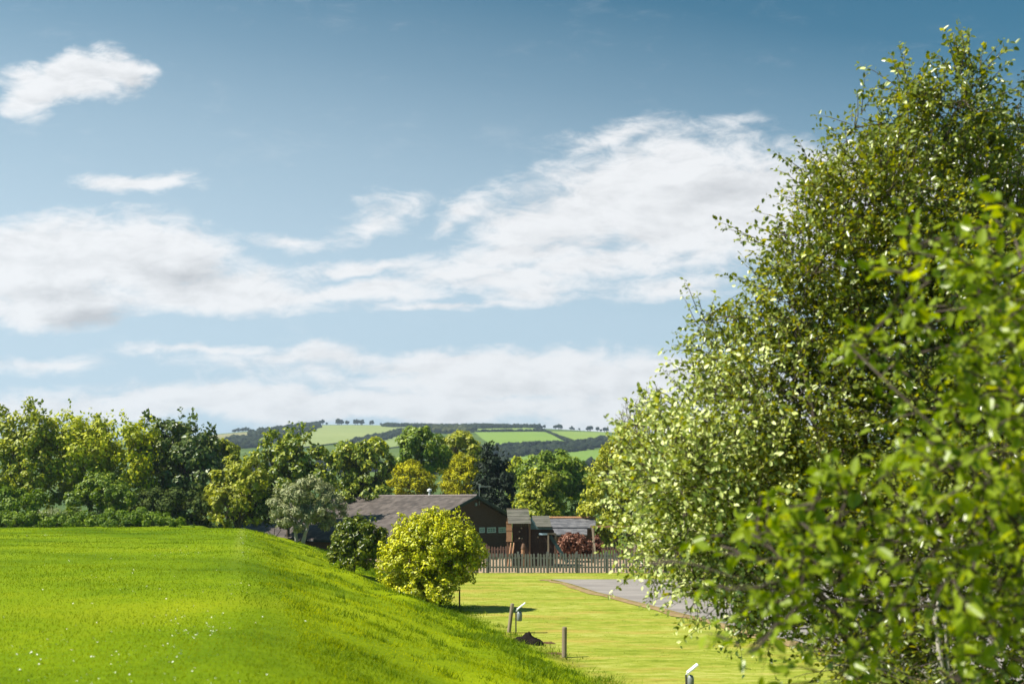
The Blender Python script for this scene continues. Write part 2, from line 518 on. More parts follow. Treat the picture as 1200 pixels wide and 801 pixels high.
# ------------------------------------------------------------------ grass
def grass_mesh(name, X, Y, H, Wd, lean, rng):
    n = len(X)
    Z = tz(X, Y)
    a = rng.uniform(0, 2 * np.pi, n)
    dx, dy = np.cos(a) * Wd / 2, np.sin(a) * Wd / 2
    la = rng.uniform(0, 2 * np.pi, n); lm = lean * H * rng.uniform(.2, 1.0, n)
    V = np.empty((n, 3, 3))
    V[:, 0] = np.stack([X - dx, Y - dy, Z - .005], -1)
    V[:, 1] = np.stack([X + dx, Y + dy, Z - .005], -1)
    V[:, 2] = np.stack([X + np.cos(la) * lm + .15 * H, Y + np.sin(la) * lm, Z + H], -1)
    return np_mesh(name, V.reshape(-1, 3), np.arange(3 * n), np.arange(n) * 3)


def vnoise(x, y, sc, seed=0):
    """cheap smooth value noise"""
    r = np.random.default_rng(seed); T = r.random((256, 256))
    x = x * sc + 91.3; y = y * sc + 37.7
    xi = np.floor(x).astype(int); yi = np.floor(y).astype(int); fx = x - xi; fy = y - yi
    fx = fx * fx * (3 - 2 * fx); fy = fy * fy * (3 - 2 * fy)
    g = lambda i, j: T[i % 256, j % 256]
    return (g(xi, yi) * (1 - fx) + g(xi + 1, yi) * fx) * (1 - fy) + (g(xi, yi + 1) * (1 - fx) + g(xi + 1, yi + 1) * fx) * fy


def log_y(n, a, b, rng): return a * (b / a) ** rng.random(n)


def sample_lawn(n, y0, y1, rng):
    Y = log_y(n, y0, y1, rng)
    X = rng.uniform(-1, 1, n) * (.60 * Y + 1.5)
    return X, Y


g_rng = np.random.default_rng(21)
grass_m = leaf_mat('lawn_grass', (.062, .115, .001), (.128, .192, .0015), (.220, .260, .004), trans=.42, rough=.6, tint=(1.3, 1.2, .1), hue_scale=.22, spec=.05, mott=2.0)
rough_m = leaf_mat('bank_grass', (.115, .180, .001), (.270, .330, .0015), (.44, .47, .006), trans=.50, rough=.6, tint=(1.3, 1.2, .1), hue_scale=.4, spec=.05, mott=1.9)
X, Y = sample_lawn(260000, 7.0, 73.5, g_rng)
s = X + .263 * Y
k = (s < 1.2 + vnoise(X, Y, .8, 3)) & ~((np.abs(s + .25) < .12 + .25 * vnoise(X, Y, 1.3, 8)) & (g_rng.random(len(X)) < .45)); X, Y = X[k], Y[k]
nz = vnoise(X, Y, .5, 1) * .6 + vnoise(X, Y, 2.1, 2) * .4
H = (.012 + .022 * nz) * g_rng.uniform(.6, 1.3, len(X)) * (1 + Y / 60)
Wd = np.maximum(.006, .00055 * Y) * g_rng.uniform(.7, 1.5, len(X))
tag(link('lawn_grass', grass_mesh('lawn_grass', X, Y, H, Wd, .9, g_rng), grass_m), 'short bright green mown grass covering the raised lawn', 'grass', kind='stuff')

X, Y = sample_lawn(330000, 7.0, 74.5, g_rng)
s = X + .263 * Y
k = (s > .2 + vnoise(X, Y, .8, 3)) & (s < 7.3 + .9 * vnoise(X, Y, .6, 4)); X, Y, s = X[k], Y[k], s[k]
nz = vnoise(X, Y, .7, 5) * .5 + vnoise(X, Y, 2.4, 6) * .5
H = (.016 + .10 * np.clip(nz - .30, 0, 1) ** 1.1) * g_rng.uniform(.55, 1.4, len(X))
Wd = np.maximum(.008, .0007 * Y) * g_rng.uniform(.7, 1.5, len(X))
tag(link('bank_grass', grass_mesh('bank_grass', X, Y, H, Wd, .8, g_rng), rough_m), 'longer tufted green grass on the sloping bank', 'grass', kind='stuff')

# taller tufts and broad weeds here and there on the bank and along its toe
nt_ = 1000
TY = log_y(nt_, 8, 70, g_rng); TS = np.concatenate([g_rng.uniform(1.0, 7.4, nt_ // 3), g_rng.normal(6.6, .75, nt_ - nt_ // 3)]); g_rng.shuffle(TS)
TS = np.minimum(TS, 7.7); TXc = TS - .263 * TY
k = np.abs(TXc) < .6 * TY + 2; TXc, TY = TXc[k], TY[k]; nb_t = 46
sp_ = g_rng.uniform(.06, .22, len(TXc)) * (1 + TY / 50)
X = (TXc[:, None] + g_rng.normal(size=(len(TXc), nb_t)) * sp_[:, None]).ravel(); Y = (TY[:, None] + g_rng.normal(size=(len(TXc), nb_t)) * sp_[:, None]).ravel()
H = (g_rng.uniform(.04, .15, len(TXc))[:, None] * g_rng.uniform(.5, 1.2, (len(TXc), nb_t))).ravel()
tuft_m = leaf_mat('tuft_grass', (.050, .105, .002), (.110, .185, .004), (.24, .30, .008), trans=.4, rough=.6, tint=(1.3, 1.2, .1), hue_scale=.9, spec=.08)
tag(link('tufts', grass_mesh('tufts', X, Y, H, np.maximum(.012, .0009 * Y), 1.0, g_rng), tuft_m), 'darker taller grass tufts and weeds dotted over the bank', 'grass', kind='stuff')

low_m = leaf_mat('low_grass', (.12, .170, .012), (.235, .27, .030), (.36, .36, .085), trans=.5, rough=.55, tint=(1.25, 1.15, .5), hue_scale=.55, stretch=(.22, 1.2, 1), spec=.05)
X, Y = sample_lawn(60000, 17.0, 55.2, g_rng)
s = X + .263 * Y
road_y = np.interp(X, ex, ey, left=999)
on_road = (X > ex[0]) & (Y > road_y - .22) & (Y < far_y + .1)
k = (s > 7.5) & ~on_road; X, Y = X[k], Y[k]
# ragged grass growing in over the verge
nv = 16000; vt = ex[0] + (ex[-1] - ex[0]) * g_rng.random(nv) ** 1.3 * .75; vy = np.interp(vt, ex, ey) - np.abs(g_rng.normal(size=nv)) * .34 - .16 + .22 * (vnoise(vt, vt * 0, 1.1, 12) - .35)
X = np.concatenate([X, vt]); Y = np.concatenate([Y, vy])
nz = vnoise(X * .35, Y, .9, 7); nz[-nv:] += 1.5
H = (.006 + .010 * nz) * g_rng.uniform(.6, 1.3, len(X)) * (1 + Y / 60)
Wd = np.maximum(.008, .0006 * Y) * g_rng.uniform(.7, 1.5, len(X))
tag(link('low_grass', grass_mesh('low_grass', X, Y, H, Wd, .8, g_rng), low_m), 'pale yellowish close mown grass on the lower lawn', 'grass', kind='stuff')

# daisies in loose drifts over the raised lawn
cl = [(215, 725, 25, 9, 150), (228, 740, 22, 6, 170), (240, 745, 14, 5, 70), (195, 765, 20, 7, 70), (200, 775, 12, 6, 70), (60, 758, 40, 10, 130), (20, 760, 25, 9, 60), (45, 770, 12, 5, 60), (140, 772, 25, 9, 60),
      (170, 697, 18, 4, 50), (260, 685, 25, 8, 90), (272, 690, 8, 3, 40), (120, 652, 22, 3, 90), (195, 648, 24, 3, 120), (215, 648, 10, 2, 60), (287, 635, 4, 9, 160), (285, 645, 3, 5, 60), (55, 627, 12, 1.5, 70), (245, 625, 12, 2, 60),
      (125, 677, 30, 4, 60), (300, 720, 20, 15, 40), (160, 740, 60, 20, 80), (100, 793, 60, 8, 90), (260, 797, 30, 8, 50), (400, 730, 60, 30, 30), (235, 707, 30, 6, 60), (330, 660, 30, 12, 40), (130, 690, 130, 40, 160)]
DP = []
for (a, b, sa, sb, n) in cl:
    for _ in range(n):
        q = (a + g_rng.normal() * sa, min(812, max(618.5, b + g_rng.normal() * sb)))
        d = ray(*q); Yq = (CAM[2] - 2.0) / max(.012, -d[2])
        if 7.5 < Yq < 73 and d[0] * Yq + .263 * Yq < 5: DP.append((d[0] * Yq, Yq))
DP = np.array(DP)[::3]; n = len(DP)
DZ = tz(DP[:, 0], DP[:, 1]) + .05 + .02 * g_rng.random(n)
rad = .0075 * g_rng.uniform(.8, 1.5, n) * (1 + np.maximum(0, DP[:, 1] - 12) / 45)
ang = np.arange(6) * np.pi / 3
t1 = g_rng.normal(0, .35, n); t2 = g_rng.normal(0, .35, n) - .3
V = np.empty((n, 6, 3))
V[:, :, 0] = DP[:, 0, None] + rad[:, None] * np.cos(ang); V[:, :, 1] = DP[:, 1, None] + rad[:, None] * np.sin(ang)
V[:, :, 2] = DZ[:, None] + rad[:, None] * (np.cos(ang) * t1[:, None] + np.sin(ang) * t2[:, None])
daisy = simple_mat('daisy_petals', (.78, .78, .70), (.85, .84, .80), 20, .7)
tag(link('daisies', np_mesh('daisies', V.reshape(-1, 3), np.arange(n * 6), np.arange(n) * 6), daisy), 'tiny white daisies scattered in drifts over the raised lawn', 'daisies', kind='stuff')

# ------------------------------------------------------------------ foliage builders
def unit(v): return v / np.maximum(np.linalg.norm(v, axis=-1, keepdims=True), 1e-9)


def rdir(n, rng): return unit(rng.normal(size=(n, 3)))


def leaves_mesh(name, P, A, Nn, L, Wd, fold=.18, fine=False):
    """one small folded leaf per point: P base, A axis, Nn normal"""
    A = unit(A); B = unit(np.cross(Nn, A)); Nn = np.cross(A, B)
    L = np.asarray(L)[:, None]; Wd = np.asarray(Wd)[:, None]
    n = len(P)
    up = Nn * Wd * fold
    if fine:
        V = np.empty((n, 6, 3))
        V[:, 0] = P; V[:, 1] = P + A * L * .30 + B * Wd * .5 + up; V[:, 2] = P + A * L * .72 + B * Wd * .36 + up
        V[:, 3] = P + A * L - Nn * L * .06; V[:, 4] = P + A * L * .72 - B * Wd * .36 + up; V[:, 5] = P + A * L * .30 - B * Wd * .5 + up
        idx = np.array([0, 1, 2, 3, 0, 3, 4, 5])
        F = (np.arange(n)[:, None] * 6 + idx).ravel(); st = np.arange(2 * n) * 4
    else:
        V = np.empty((n, 4, 3))
        V[:, 0] = P; V[:, 1] = P + A * L * .45 + B * Wd * .5 + up; V[:, 2] = P + A * L; V[:, 3] = P + A * L * .45 - B * Wd * .5 + up
        idx = np.array([0, 1, 2, 0, 2, 3])
        F = (np.arange(n)[:, None] * 4 + idx).ravel(); st = np.arange(2 * n) * 3
    return np_mesh(name, V.reshape(-1, 3), F, st)


def crown_pts(blobs, n, rng, clumps=26, csize=(.22, .42), deep=.55, upb=.25):
    """leaf points in clumps spread through the outer volume of each blob"""
    C = np.array([b[0] for b in blobs]); Rr = np.array([b[1] for b in blobs])
    w = Rr[:, 0] * Rr[:, 2]; w = w / w.sum()
    cc, cr, cdirs, cw = [], [], [], []
    for c, r, wi in zip(C, Rr, w):
        m = max(8, int(clumps * len(blobs) * wi))
        d = rdir(m, rng); d[:, 2] += upb; d = unit(d)
        rad = deep + (1 - deep) * rng.random(m) ** .7
        cc.append(c + d * r * rad[:, None]); cdirs.append(d)
        k = rng.uniform(*csize, m) * r.mean(); cr.append(k); cw.append(k ** 2)
    cc = np.concatenate(cc); cr = np.concatenate(cr); cdirs = np.concatenate(cdirs); cw = np.concatenate(cw)
    i = rng.choice(len(cc), n, p=cw / cw.sum())
    d = rdir(n, rng)
    P = cc[i] + d * (cr[i] * rng.random(n) ** .4)[:, None] * np.array([1, 1, .85])
    Nn = unit(d * .75 + cdirs[i] * .45 + rdir(n, rng) * .50 + np.array([0, 0, .30]))
    A = unit(np.cross(Nn, rdir(n, rng)) + np.array([0, 0, -.25]))
    return P, A, Nn


BARK = simple_mat('bark', (.055, .042, .032), (.13, .105, .08), 9, .95, .1, stretch=(1, 1, .25), bump=.6)
PALE_BARK = simple_mat('pale_bark', (.22, .20, .17), (.42, .39, .34), 7, .9, .1, stretch=(1, 1, .3), bump=.5)


def wob(a, b, n, amp, rng):
    a = np.asarray(a, float); b = np.asarray(b, float)
    t = np.linspace(0, 1, n)[:, None]
    L = np.linalg.norm(b - a)
    off = rng.normal(size=(n, 3)) * amp * L * np.sin(t * np.pi)
    sag = np.array([0, 0, 1.0]) * (t * (1 - t)) * L * .18
    return a * (1 - t) + b * t + off + sag


def px_blob(px, py, rx, ry, Y, dj=0.0, dr=None):
    k = Y / FPX
    return (at(px, py, Y + dj), np.array([rx * k, (dr if dr else rx) * k, (ry if ry else rx) * k]))


def tree(name, label, Y, base_px, blobs, n, size, mat, cat='tree', group=None, bark=None, asp=.62, clumps=26, csize=(.16, .34), deep=.6,
         seed=0, trunk=True, depth=.45, shoots=0, trunk_r=.16, stems=1, partnames=('trunk', 'crown'), zbase=None):
    rng = np.random.default_rng(seed + 100)
    bx = at(base_px, 600, Y)[0]
    z0 = float(tz(bx, Y)) if zbase is None else zbase
    wb = []
    for b in blobs:
        px, py, rx, ry = b[:4]
        wb.append(px_blob(px, py, rx, ry, Y, dj=rng.uniform(-1, 1) * rx * Y / FPX * depth))
    root = thing(name, (bx, Y, z0), label, cat, group)
    if Y > 60: n, size = int(n * 1.0), size * 1.12
    P, A, Nn = crown_pts(wb, n, rng, clumps, csize, deep)
    ok = P[:, 2] > tz(P[:, 0], P[:, 1]) + .05
    P, A, Nn = P[ok], A[ok], Nn[ok]
    if shoots:
        # a few leafy shoots stand clear of the outline
        sp, sa = [], []
        for _ in range(shoots):
            c, r = wb[rng.integers(len(wb))]
            d = unit(np.array([rng.normal() * .5, rng.normal() * .4, abs(rng.normal()) + .7]))
            st = c + d * r * .9
            Ls = r.mean() * rng.uniform(.3, .7)
            d2 = unit(d + np.array([rng.normal() * .2, rng.normal() * .2, .6]))
            t = np.linspace(0, 1, 14)[:, None]
            sp.append(st + d2 * Ls * t + rng.normal(size=(14, 3)) * size * .45 * (1.1 - t))
        sp = np.concatenate(sp)
        P = np.concatenate([P, sp]); A = np.concatenate([A, rdir(len(sp), rng)]); Nn = np.concatenate([Nn, rdir(len(sp), rng)])
    L = size * rng.uniform(.65, 1.35, len(P))
    link(partnames[1], leaves_mesh(partnames[1], P, A, Nn, L, L * asp), mat, root)
    if trunk:
        mb = MB()
        ctr = np.mean([b[0] for b in wb], 0)
        zt = z0 + max(.3, (ctr[2] - z0) * .45)
        for sgi in range(stems):
            ox = (sgi - (stems - 1) / 2) * trunk_r * 3.2
            top = np.array([bx + (ctr[0] - bx) * .4 + ox * 2.2, Y + rng.normal() * .1, zt])
            pts = wob([bx + ox, Y, z0 - .15], top, 5, .03, rng)
            mb.tube(pts, list(np.linspace(trunk_r * 1.25, trunk_r * .72, 5)), 8)
            for j, (c, r) in enumerate(wb):
                if stems > 1 and j % stems != sgi: continue
                e = wob(top, c + np.array([0, 0, r[2] * .25]), 6, .05, rng)
                mb.tube(e, list(np.linspace(trunk_r * .6, trunk_r * .15, 6)), 6)
                for _ in range(4):
                    d = unit(rng.normal(size=3) + np.array([0, 0, .3]))
                    mb.tube(wob(e[3], c + d * r * .75, 4, .06, rng), list(np.linspace(trunk_r * .25, trunk_r * .06, 4)), 4)
        mb.build(partnames[0], bark or BARK, root, smooth=True)
    return root


M_OLIVE = leaf_mat('olive_leaves', (0.0761, 0.1113, 0.0061), (0.2376, 0.2779, 0.0122), (0.6085, 0.5741, 0.0244), 0.3, .5, spec=.3)
M_YELLOW_GREEN = leaf_mat('yellow_green_leaves', (0.1253, 0.1684, 0.0048), (0.3756, 0.4138, 0.0095), (0.7071, 0.6734, 0.0191), 0.32, .55, spec=.25)
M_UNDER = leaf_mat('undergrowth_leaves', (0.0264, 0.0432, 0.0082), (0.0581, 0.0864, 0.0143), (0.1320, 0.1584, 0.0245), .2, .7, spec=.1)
M_DARK = leaf_mat('dark_glossy_leaves', (0.0384, 0.0720, 0.0147), (0.0935, 0.1392, 0.0229), (0.2884, 0.3121, 0.0555), .24, .42, spec=.4)
M_DARK_TIPS = leaf_mat('dark_green_leaves', (0.0566, 0.0971, 0.0095), (0.1615, 0.2205, 0.0159), (0.6458, 0.6353, 0.0557), 0.28, .42, spec=.4)
M_GREYGREEN = leaf_mat('grey_green_leaves', (0.1357, 0.1584, 0.0671), (0.2809, 0.2981, 0.1372), (0.5038, 0.5030, 0.2534), .28, .5, tint=(1.1, 1.15, .7), spec=.3)
M_GOLD = leaf_mat('golden_needles', (0.1000, 0.1063, 0.0032), (0.3625, 0.3562, 0.0064), (0.6750, 0.6125, 0.0117), .22, .65, tint=(1.2, 1.1, .3), spec=.12)
M_CONIFER = leaf_mat('dark_needles', (.007, .015, .007), (.014, .027, .011), (.032, .050, .016), .14, .6, spec=.2)
M_GREEN = leaf_mat('mid_green_leaves', (0.0549, 0.1030, 0.0066), (0.1459, 0.2184, 0.0119), (0.3604, 0.4212, 0.0292), 0.28, .5, spec=.3)
M_LIGHT_OLIVE = leaf_mat('light_olive_leaves', (0.1072, 0.1391, 0.0088), (0.2947, 0.3156, 0.0197), (0.5760, 0.5410, 0.0459), 0.3, .5, spec=.3)
M_HEDGE = leaf_mat('hedge_leaves', (.045, .095, .003), (.115, .190, .005), (.26, .33, .010), 0.28, .55, spec=.2)
M_SPRING = leaf_mat('bright_yellow_leaves', (0.0888, 0.1323, 0.0020), (0.4146, 0.4312, 0.0039), (0.8500, 0.7935, 0.0098), 0.22, .45, tint=(1.15, 1.1, .3), hue_scale=1.2, spec=.35)
M_SHRUB = leaf_mat('dark_shrub_leaves', (.034, .064, .003), (.115, .150, .005), (.36, .36, .012), 0.26, .4, spec=.35)
M_RED = leaf_mat('red_leaves', (.070, .028, .016), (.21, .090, .055), (.44, .25, .17), .2, .6, tint=(1.2, .8, .6), spec=.15)
M_BUD = leaf_mat('budding_twigs', (.12, .095, .055), (.20, .165, .09), (.30, .26, .14), .2, .7, spec=.2)

tree('leafy_tree', 'thin topped olive tree at the far left end of the tree belt', 82, 20,
     [(8, 548, 36, 48), (40, 535, 30, 46), (32, 505, 26, 26), (0, 512, 26, 26), (45, 565, 30, 32)], 9000, .30, M_OLIVE, seed=1, shoots=46, csize=(.18, .36))
tree('leafy_tree', 'broad yellow green tree second in the tree belt beyond the hedge', 85, 105,
     [(92, 540, 42, 46), (84, 510, 38, 24), (132, 528, 38, 36), (160, 526, 28, 32), (66, 566, 24, 34), (140, 566, 46, 34), (112, 505, 22, 14)], 17000, .28, M_YELLOW_GREEN, seed=2, shoots=26, clumps=34)
tree('chestnut_tree', 'dark glossy tree with upright candle tips right of the yellow green tree', 87, 210,
     [(190, 512, 24, 20), (216, 522, 28, 30), (228, 560, 34, 46), (188, 556, 36, 48), (172, 504, 15, 13), (240, 525, 18, 20)], 12500, .34, M_DARK, seed=3, shoots=16, clumps=30)
tree('leafy_tree', 'rounded olive tree rising behind the dark glossy tree', 97, 258, [(262, 534, 20, 20), (244, 532, 18, 22), (275, 548, 16, 20)], 4500, .30, M_OLIVE, seed=4)
tree('leafy_tree', 'small bright yellow tree top just left of the pointed dark tree', 99, 268, [(266, 540, 14, 15), (272, 552, 14, 12)], 2600, .28, M_SPRING, seed=5)
tree('leafy_tree', 'speckled yellow and green tree just left of the grey green willow', 79, 282,
     [(276, 582, 28, 34), (292, 562, 22, 26), (262, 594, 20, 22), (300, 590, 18, 28), (255, 570, 14, 20)], 7500, .27, M_LIGHT_OLIVE, seed=6, deep=.4)
tree('leafy_tree', 'dark tree with pale leaf tips rising behind the grey green willow', 83, 340,
     [(332, 542, 28, 28), (318, 522, 26, 14), (350, 522, 24, 16), (372, 552, 28, 26), (342, 574, 34, 36), (300, 548, 18, 20)], 10000, .31, M_DARK_TIPS, seed=7, shoots=14)
tree('leafy_tree', 'dark green tree with yellow lit crown left of the golden conifers', 94, 420,
     [(404, 552, 26, 32), (430, 548, 24, 30), (440, 528, 16, 16), (412, 532, 18, 14), (450, 550, 14, 22), (425, 582, 34, 16)], 9500, .32, M_DARK_TIPS, seed=8)
tree('leafy_tree', 'bright lime topped tree peeping between the dark trees', 103, 438, [(438, 524, 15, 11), (425, 530, 14, 10)], 2400, .30, M_YELLOW_GREEN, seed=9)
tree('willow_tree', 'grey green willow with pale leaning stems at the top of the bank', 70, 352,
     [(338, 590, 22, 24), (364, 582, 25, 24), (386, 594, 20, 18), (352, 606, 22, 16), (378, 606, 18, 13), (330, 605, 13, 14)], 15000, .19, M_GREYGREEN, seed=10, bark=PALE_BARK, asp=.4, stems=2, trunk_r=.13)
tree('golden_conifer', 'wide golden conifer behind the house roof, the left one of two', 101, 478,
     [(480, 566, 26, 24), (462, 574, 18, 14), (498, 570, 18, 18), (482, 550, 16, 12), (480, 592, 28, 16)], 7500, .34, M_GOLD, cat='conifer', group='golden conifers behind the house', seed=11, asp=.3)
tree('golden_conifer', 'upright golden conifer beside the near black conifer', 103, 542,
     [(540, 566, 22, 26), (526, 574, 14, 18), (554, 560, 14, 24), (540, 545, 13, 14), (540, 592, 24, 16)], 7000, .34, M_GOLD, cat='conifer', group='golden conifers behind the house', seed=12, asp=.3)
tree('leafy_tree', 'round mid green tree above the left golden conifer', 118, 495,
     [(494, 528, 28, 26), (478, 540, 18, 20), (512, 538, 18, 20), (494, 512, 18, 12)], 7000, .36, M_GREEN, seed=13)
tree('leafy_tree', 'pale olive tree between the round green tree and the near black conifer', 122, 540,
     [(540, 528, 26, 22), (556, 540, 16, 18), (524, 540, 16, 18), (538, 514, 16, 10)], 6500, .36, M_LIGHT_OLIVE, seed=14)
tree('dark_conifer', 'near black conifer with a jagged outline at the end of the house roof', 100, 580,
     [(576, 532, 9, 18), (574, 552, 16, 26), (586, 572, 20, 28), (566, 580, 16, 22), (592, 556, 10, 16), (580, 596, 22, 16)], 9500, .36, M_CONIFER, cat='conifer', seed=15, asp=.35, shoots=10, csize=(.16, .32))
tree('leafy_tree', 'wide mid green tree behind the play tower', 108, 645,
     [(640, 560, 34, 28), (662, 560, 28, 30), (618, 568, 22, 24), (650, 544, 24, 16), (680, 580, 20, 26), (650, 598, 36, 14)], 11500, .34, M_GREEN, seed=16)
tree('leafy_tree', 'loose brownish olive tree in front of the wide green tree', 92, 632,
     [(632, 582, 30, 30), (612, 596, 16, 15), (652, 592, 18, 22), (636, 560, 20, 14), (606, 585, 10, 12), (630, 604, 30, 14)], 8000, .29, M_OLIVE, seed=17, deep=.3)
tree('leafy_tree', 'tall pale olive tree with bare twigs at its top beside the swing frame', 80, 722,
     [(722, 566, 32, 46), (738, 524, 24, 28), (706, 598, 26, 38), (758, 505, 20, 26), (740, 600, 30, 36), (715, 532, 14, 20), (725, 626, 34, 18)], 13000, .27, M_LIGHT_OLIVE, seed=18, shoots=12)
tree('leafy_tree', 'light green tree in the valley left of the tall pale olive tree', 140, 690, [(690, 562, 16, 16), (676, 568, 14, 14), (702, 570, 14, 14)], 3600, .42, M_LIGHT_OLIVE, seed=19)
tree('leafy_tree', 'small yellowish tree between the near black conifer and the wide green tree', 135, 604, [(603, 548, 12, 14), (596, 556, 12, 14), (612, 556, 12, 12)], 3200, .42, M_YELLOW_GREEN, seed=20)
# trees that stand on behind the big foreground tree
for i, (px, w, y, m, lab) in enumerate([
        (800, 48, 84, M_GREEN, 'mid green tree glimpsed behind the left edge of the big foreground tree'),
        (890, 58, 88, M_OLIVE, 'olive tree hidden mostly behind the middle of the big foreground tree'),
        (1000, 60, 84, M_YELLOW_GREEN, 'yellow green tree behind the dark stems of the big foreground tree'),
        (1120, 60, 90, M_DARK_TIPS, 'dark green tree behind the right half of the big foreground tree'),
        (1235, 60, 86, M_OLIVE, 'olive tree beyond the right end of the drive')]):
    tree('leafy_tree', lab, y, px, [(px, 565, w * .7, 46), (px - w * .5, 585, w * .5, 34), (px + w * .5, 580, w * .55, 38), (px + 6, 535, w * .45, 22), (px, 610, w * .8, 26)], 9000, .32, m, seed=30 + i)
for i, (px, m, lab) in enumerate([(-75, M_YELLOW_GREEN, 'yellow green tree next beyond the left end of the tree belt'), (-165, M_DARK_TIPS, 'dark green tree standing second beyond the left end of the tree belt'), (-260, M_OLIVE, 'olive tree farthest out past the left end of the tree belt')]):
    tree('leafy_tree', lab, 86 + i, px, [(px, 545, 40, 46), (px - 28, 560, 30, 36), (px + 26, 555, 30, 36), (px, 515, 28, 20), (px, 590, 44, 24)], 9000, .30, m, seed=90 + i)
# bare twiggy poplar tops above the pale olive tree
tb = thing('bare_tree', at(752, 600, 92)[:2].tolist() + [float(tz(at(752, 600, 92)[0], 92))], 'tall bare twiggy tree showing above the pale olive tree', 'tree')
mb = MB(); rb = np.random.default_rng(77); bud = []
basep = at(752, 600, 92); basep[2] = float(tz(basep[0], 92))
for (px, py) in [(727, 482), (733, 474), (742, 470), (750, 462), (757, 458), (764, 464), (771, 456), (746, 480), (761, 476), (738, 488), (722, 492), (778, 470)]:
    tip = at(px, py, 92 + rb.uniform(-1.2, 1.2))
    e = wob(basep + np.array([0, 0, 2.0]), tip, 8, .012, rb)
    mb.tube(e, list(np.linspace(.11, .018, 8)), 5)
    for _ in range(30):
        k = rb.uniform(.5, .97); i = int(k * 7); q = e[i] + (e[min(i + 1, 7)] - e[i]) * (k * 7 - i)
        d = unit(np.array([rb.normal() * .5, rb.normal() * .5, 1.1])); r = q + d * rb.uniform(.4, 1.1)
        mb.tube([q, (q + r) / 2 + rb.normal(size=3) * .03, r], [.022, .015, .008], 3); bud += [r, (q + r) / 2, q + (r - q) * .75]
mb.tube([basep - [0, 0, .2], basep + [0, 0, 2.2]], [.2, .15], 8)
mb.build('trunk', simple_mat('grey_brown_twigs', (.14, .115, .09), (.24, .20, .15), 5, .9, .1), tb)
bud = np.array(bud); bud = np.repeat(bud, 3, 0) + rb.normal(size=(len(bud) * 3, 3)) * .06
link('crown', leaves_mesh('crown', bud, rdir(len(bud), rb), rdir(len(bud), rb), np.full(len(bud), .10), np.full(len(bud), .06)), M_BUD, tb)

# understorey along the foot of the tree belt
def shrub(name, label, Y, blobs, n, size, mat, cat='shrub', group=None, seed=0, **kw):
    cx = float(np.mean([b[0] for b in blobs]))
    return tree(name, label, Y, cx, blobs, n, size, mat, cat=cat, group=group, seed=seed, trunk_r=.05, partnames=('stems', 'leaves'), **kw)


shrub('hedge', 'low clipped dark hedge along the far edge at the far left', 74.8, [(x, 609 + (x % 3), 22, 10) for x in range(-120, 112, 15)], 15000, .16, M_HEDGE, cat='hedge', seed=50, trunk=False, clumps=16, depth=.2)
shrub('hedge', 'bright green domed hedge along the far edge of the raised lawn', 74.6, [(122, 612, 22, 8), (140, 609, 24, 11), (160, 608, 24, 11.5), (180, 610, 22, 10), (198, 612, 18, 8), (214, 615, 14, 5)], 9000, .15, M_HEDGE, cat='hedge', seed=51, trunk=False, clumps=18, depth=.2)
shrub('shrub', 'dark green shrub standing behind the low hedge at the far left', 78, [(20, 590, 34, 18), (-14, 585, 30, 22)], 4200, .22, M_HEDGE, seed=52, clumps=24)
shrub('shrub', 'mid green shrub under the broad yellow green tree', 78.5, [(118, 578, 28, 24), (96, 590, 22, 16), (140, 586, 18, 18)], 5200, .22, M_GREEN, seed=53, clumps=24)
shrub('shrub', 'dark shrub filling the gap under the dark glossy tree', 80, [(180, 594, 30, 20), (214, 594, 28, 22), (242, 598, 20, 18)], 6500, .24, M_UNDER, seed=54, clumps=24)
shrub('shrub', 'pale flowering cow parsley clump at the back of the low hedge', 75.6, [(70, 600, 22, 3.5), (100, 601, 16, 3)], 700, .09, M_GREYGREEN, seed=55, trunk=False, clumps=24)
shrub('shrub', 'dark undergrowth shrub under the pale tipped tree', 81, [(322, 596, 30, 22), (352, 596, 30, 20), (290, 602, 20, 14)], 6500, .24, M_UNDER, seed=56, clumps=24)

# shrubs on the bank
YS = 36.0
shrub('rounded_shrub', 'big rounded shrub covered in bright yellow new leaves on the bank', YS,
      [(505, 648, 48, 44), (478, 662, 36, 36), (534, 652, 36, 38), (508, 618, 34, 22), (484, 628, 28, 24), (540, 632, 24, 26), (544, 662, 20, 22), (500, 690, 42, 18), (460, 650, 20, 24), (508, 696, 26, 13), (478, 690, 26, 14), (452, 668, 12, 20), (556, 650, 14, 22), (470, 612, 14, 12), (530, 606, 16, 10)],
      42000, .098, M_SPRING, seed=60, asp=.6, clumps=80, csize=(.10, .20), deep=.42, depth=.35, shoots=5)
shrub('rounded_shrub', 'smaller dark green shrub half hidden left of the bright yellow shrub', 44,
      [(418, 634, 28, 26), (402, 646, 18, 20), (434, 640, 20, 26), (416, 654, 26, 14), (412, 620, 18, 12)], 11000, .14, M_SHRUB, seed=61, clumps=40, csize=(.16, .3), shoots=8)
shrub('red_shrub', 'rounded shrub of dark red leaves behind the picket fence', 66, [(672, 634, 15, 10), (660, 638, 9, 8), (686, 639, 9, 7), (668, 643, 16, 9), (682, 645, 12, 8), (660, 647, 8, 7)], 3600, .17, M_RED, seed=62, clumps=30)
shrub('red_shrub', 'very small red shrub just right of the bigger red shrub', 66.6, [(698, 634, 5, 7), (702, 640, 5, 5), (699, 646, 5, 6)], 700, .15, M_RED, seed=63)

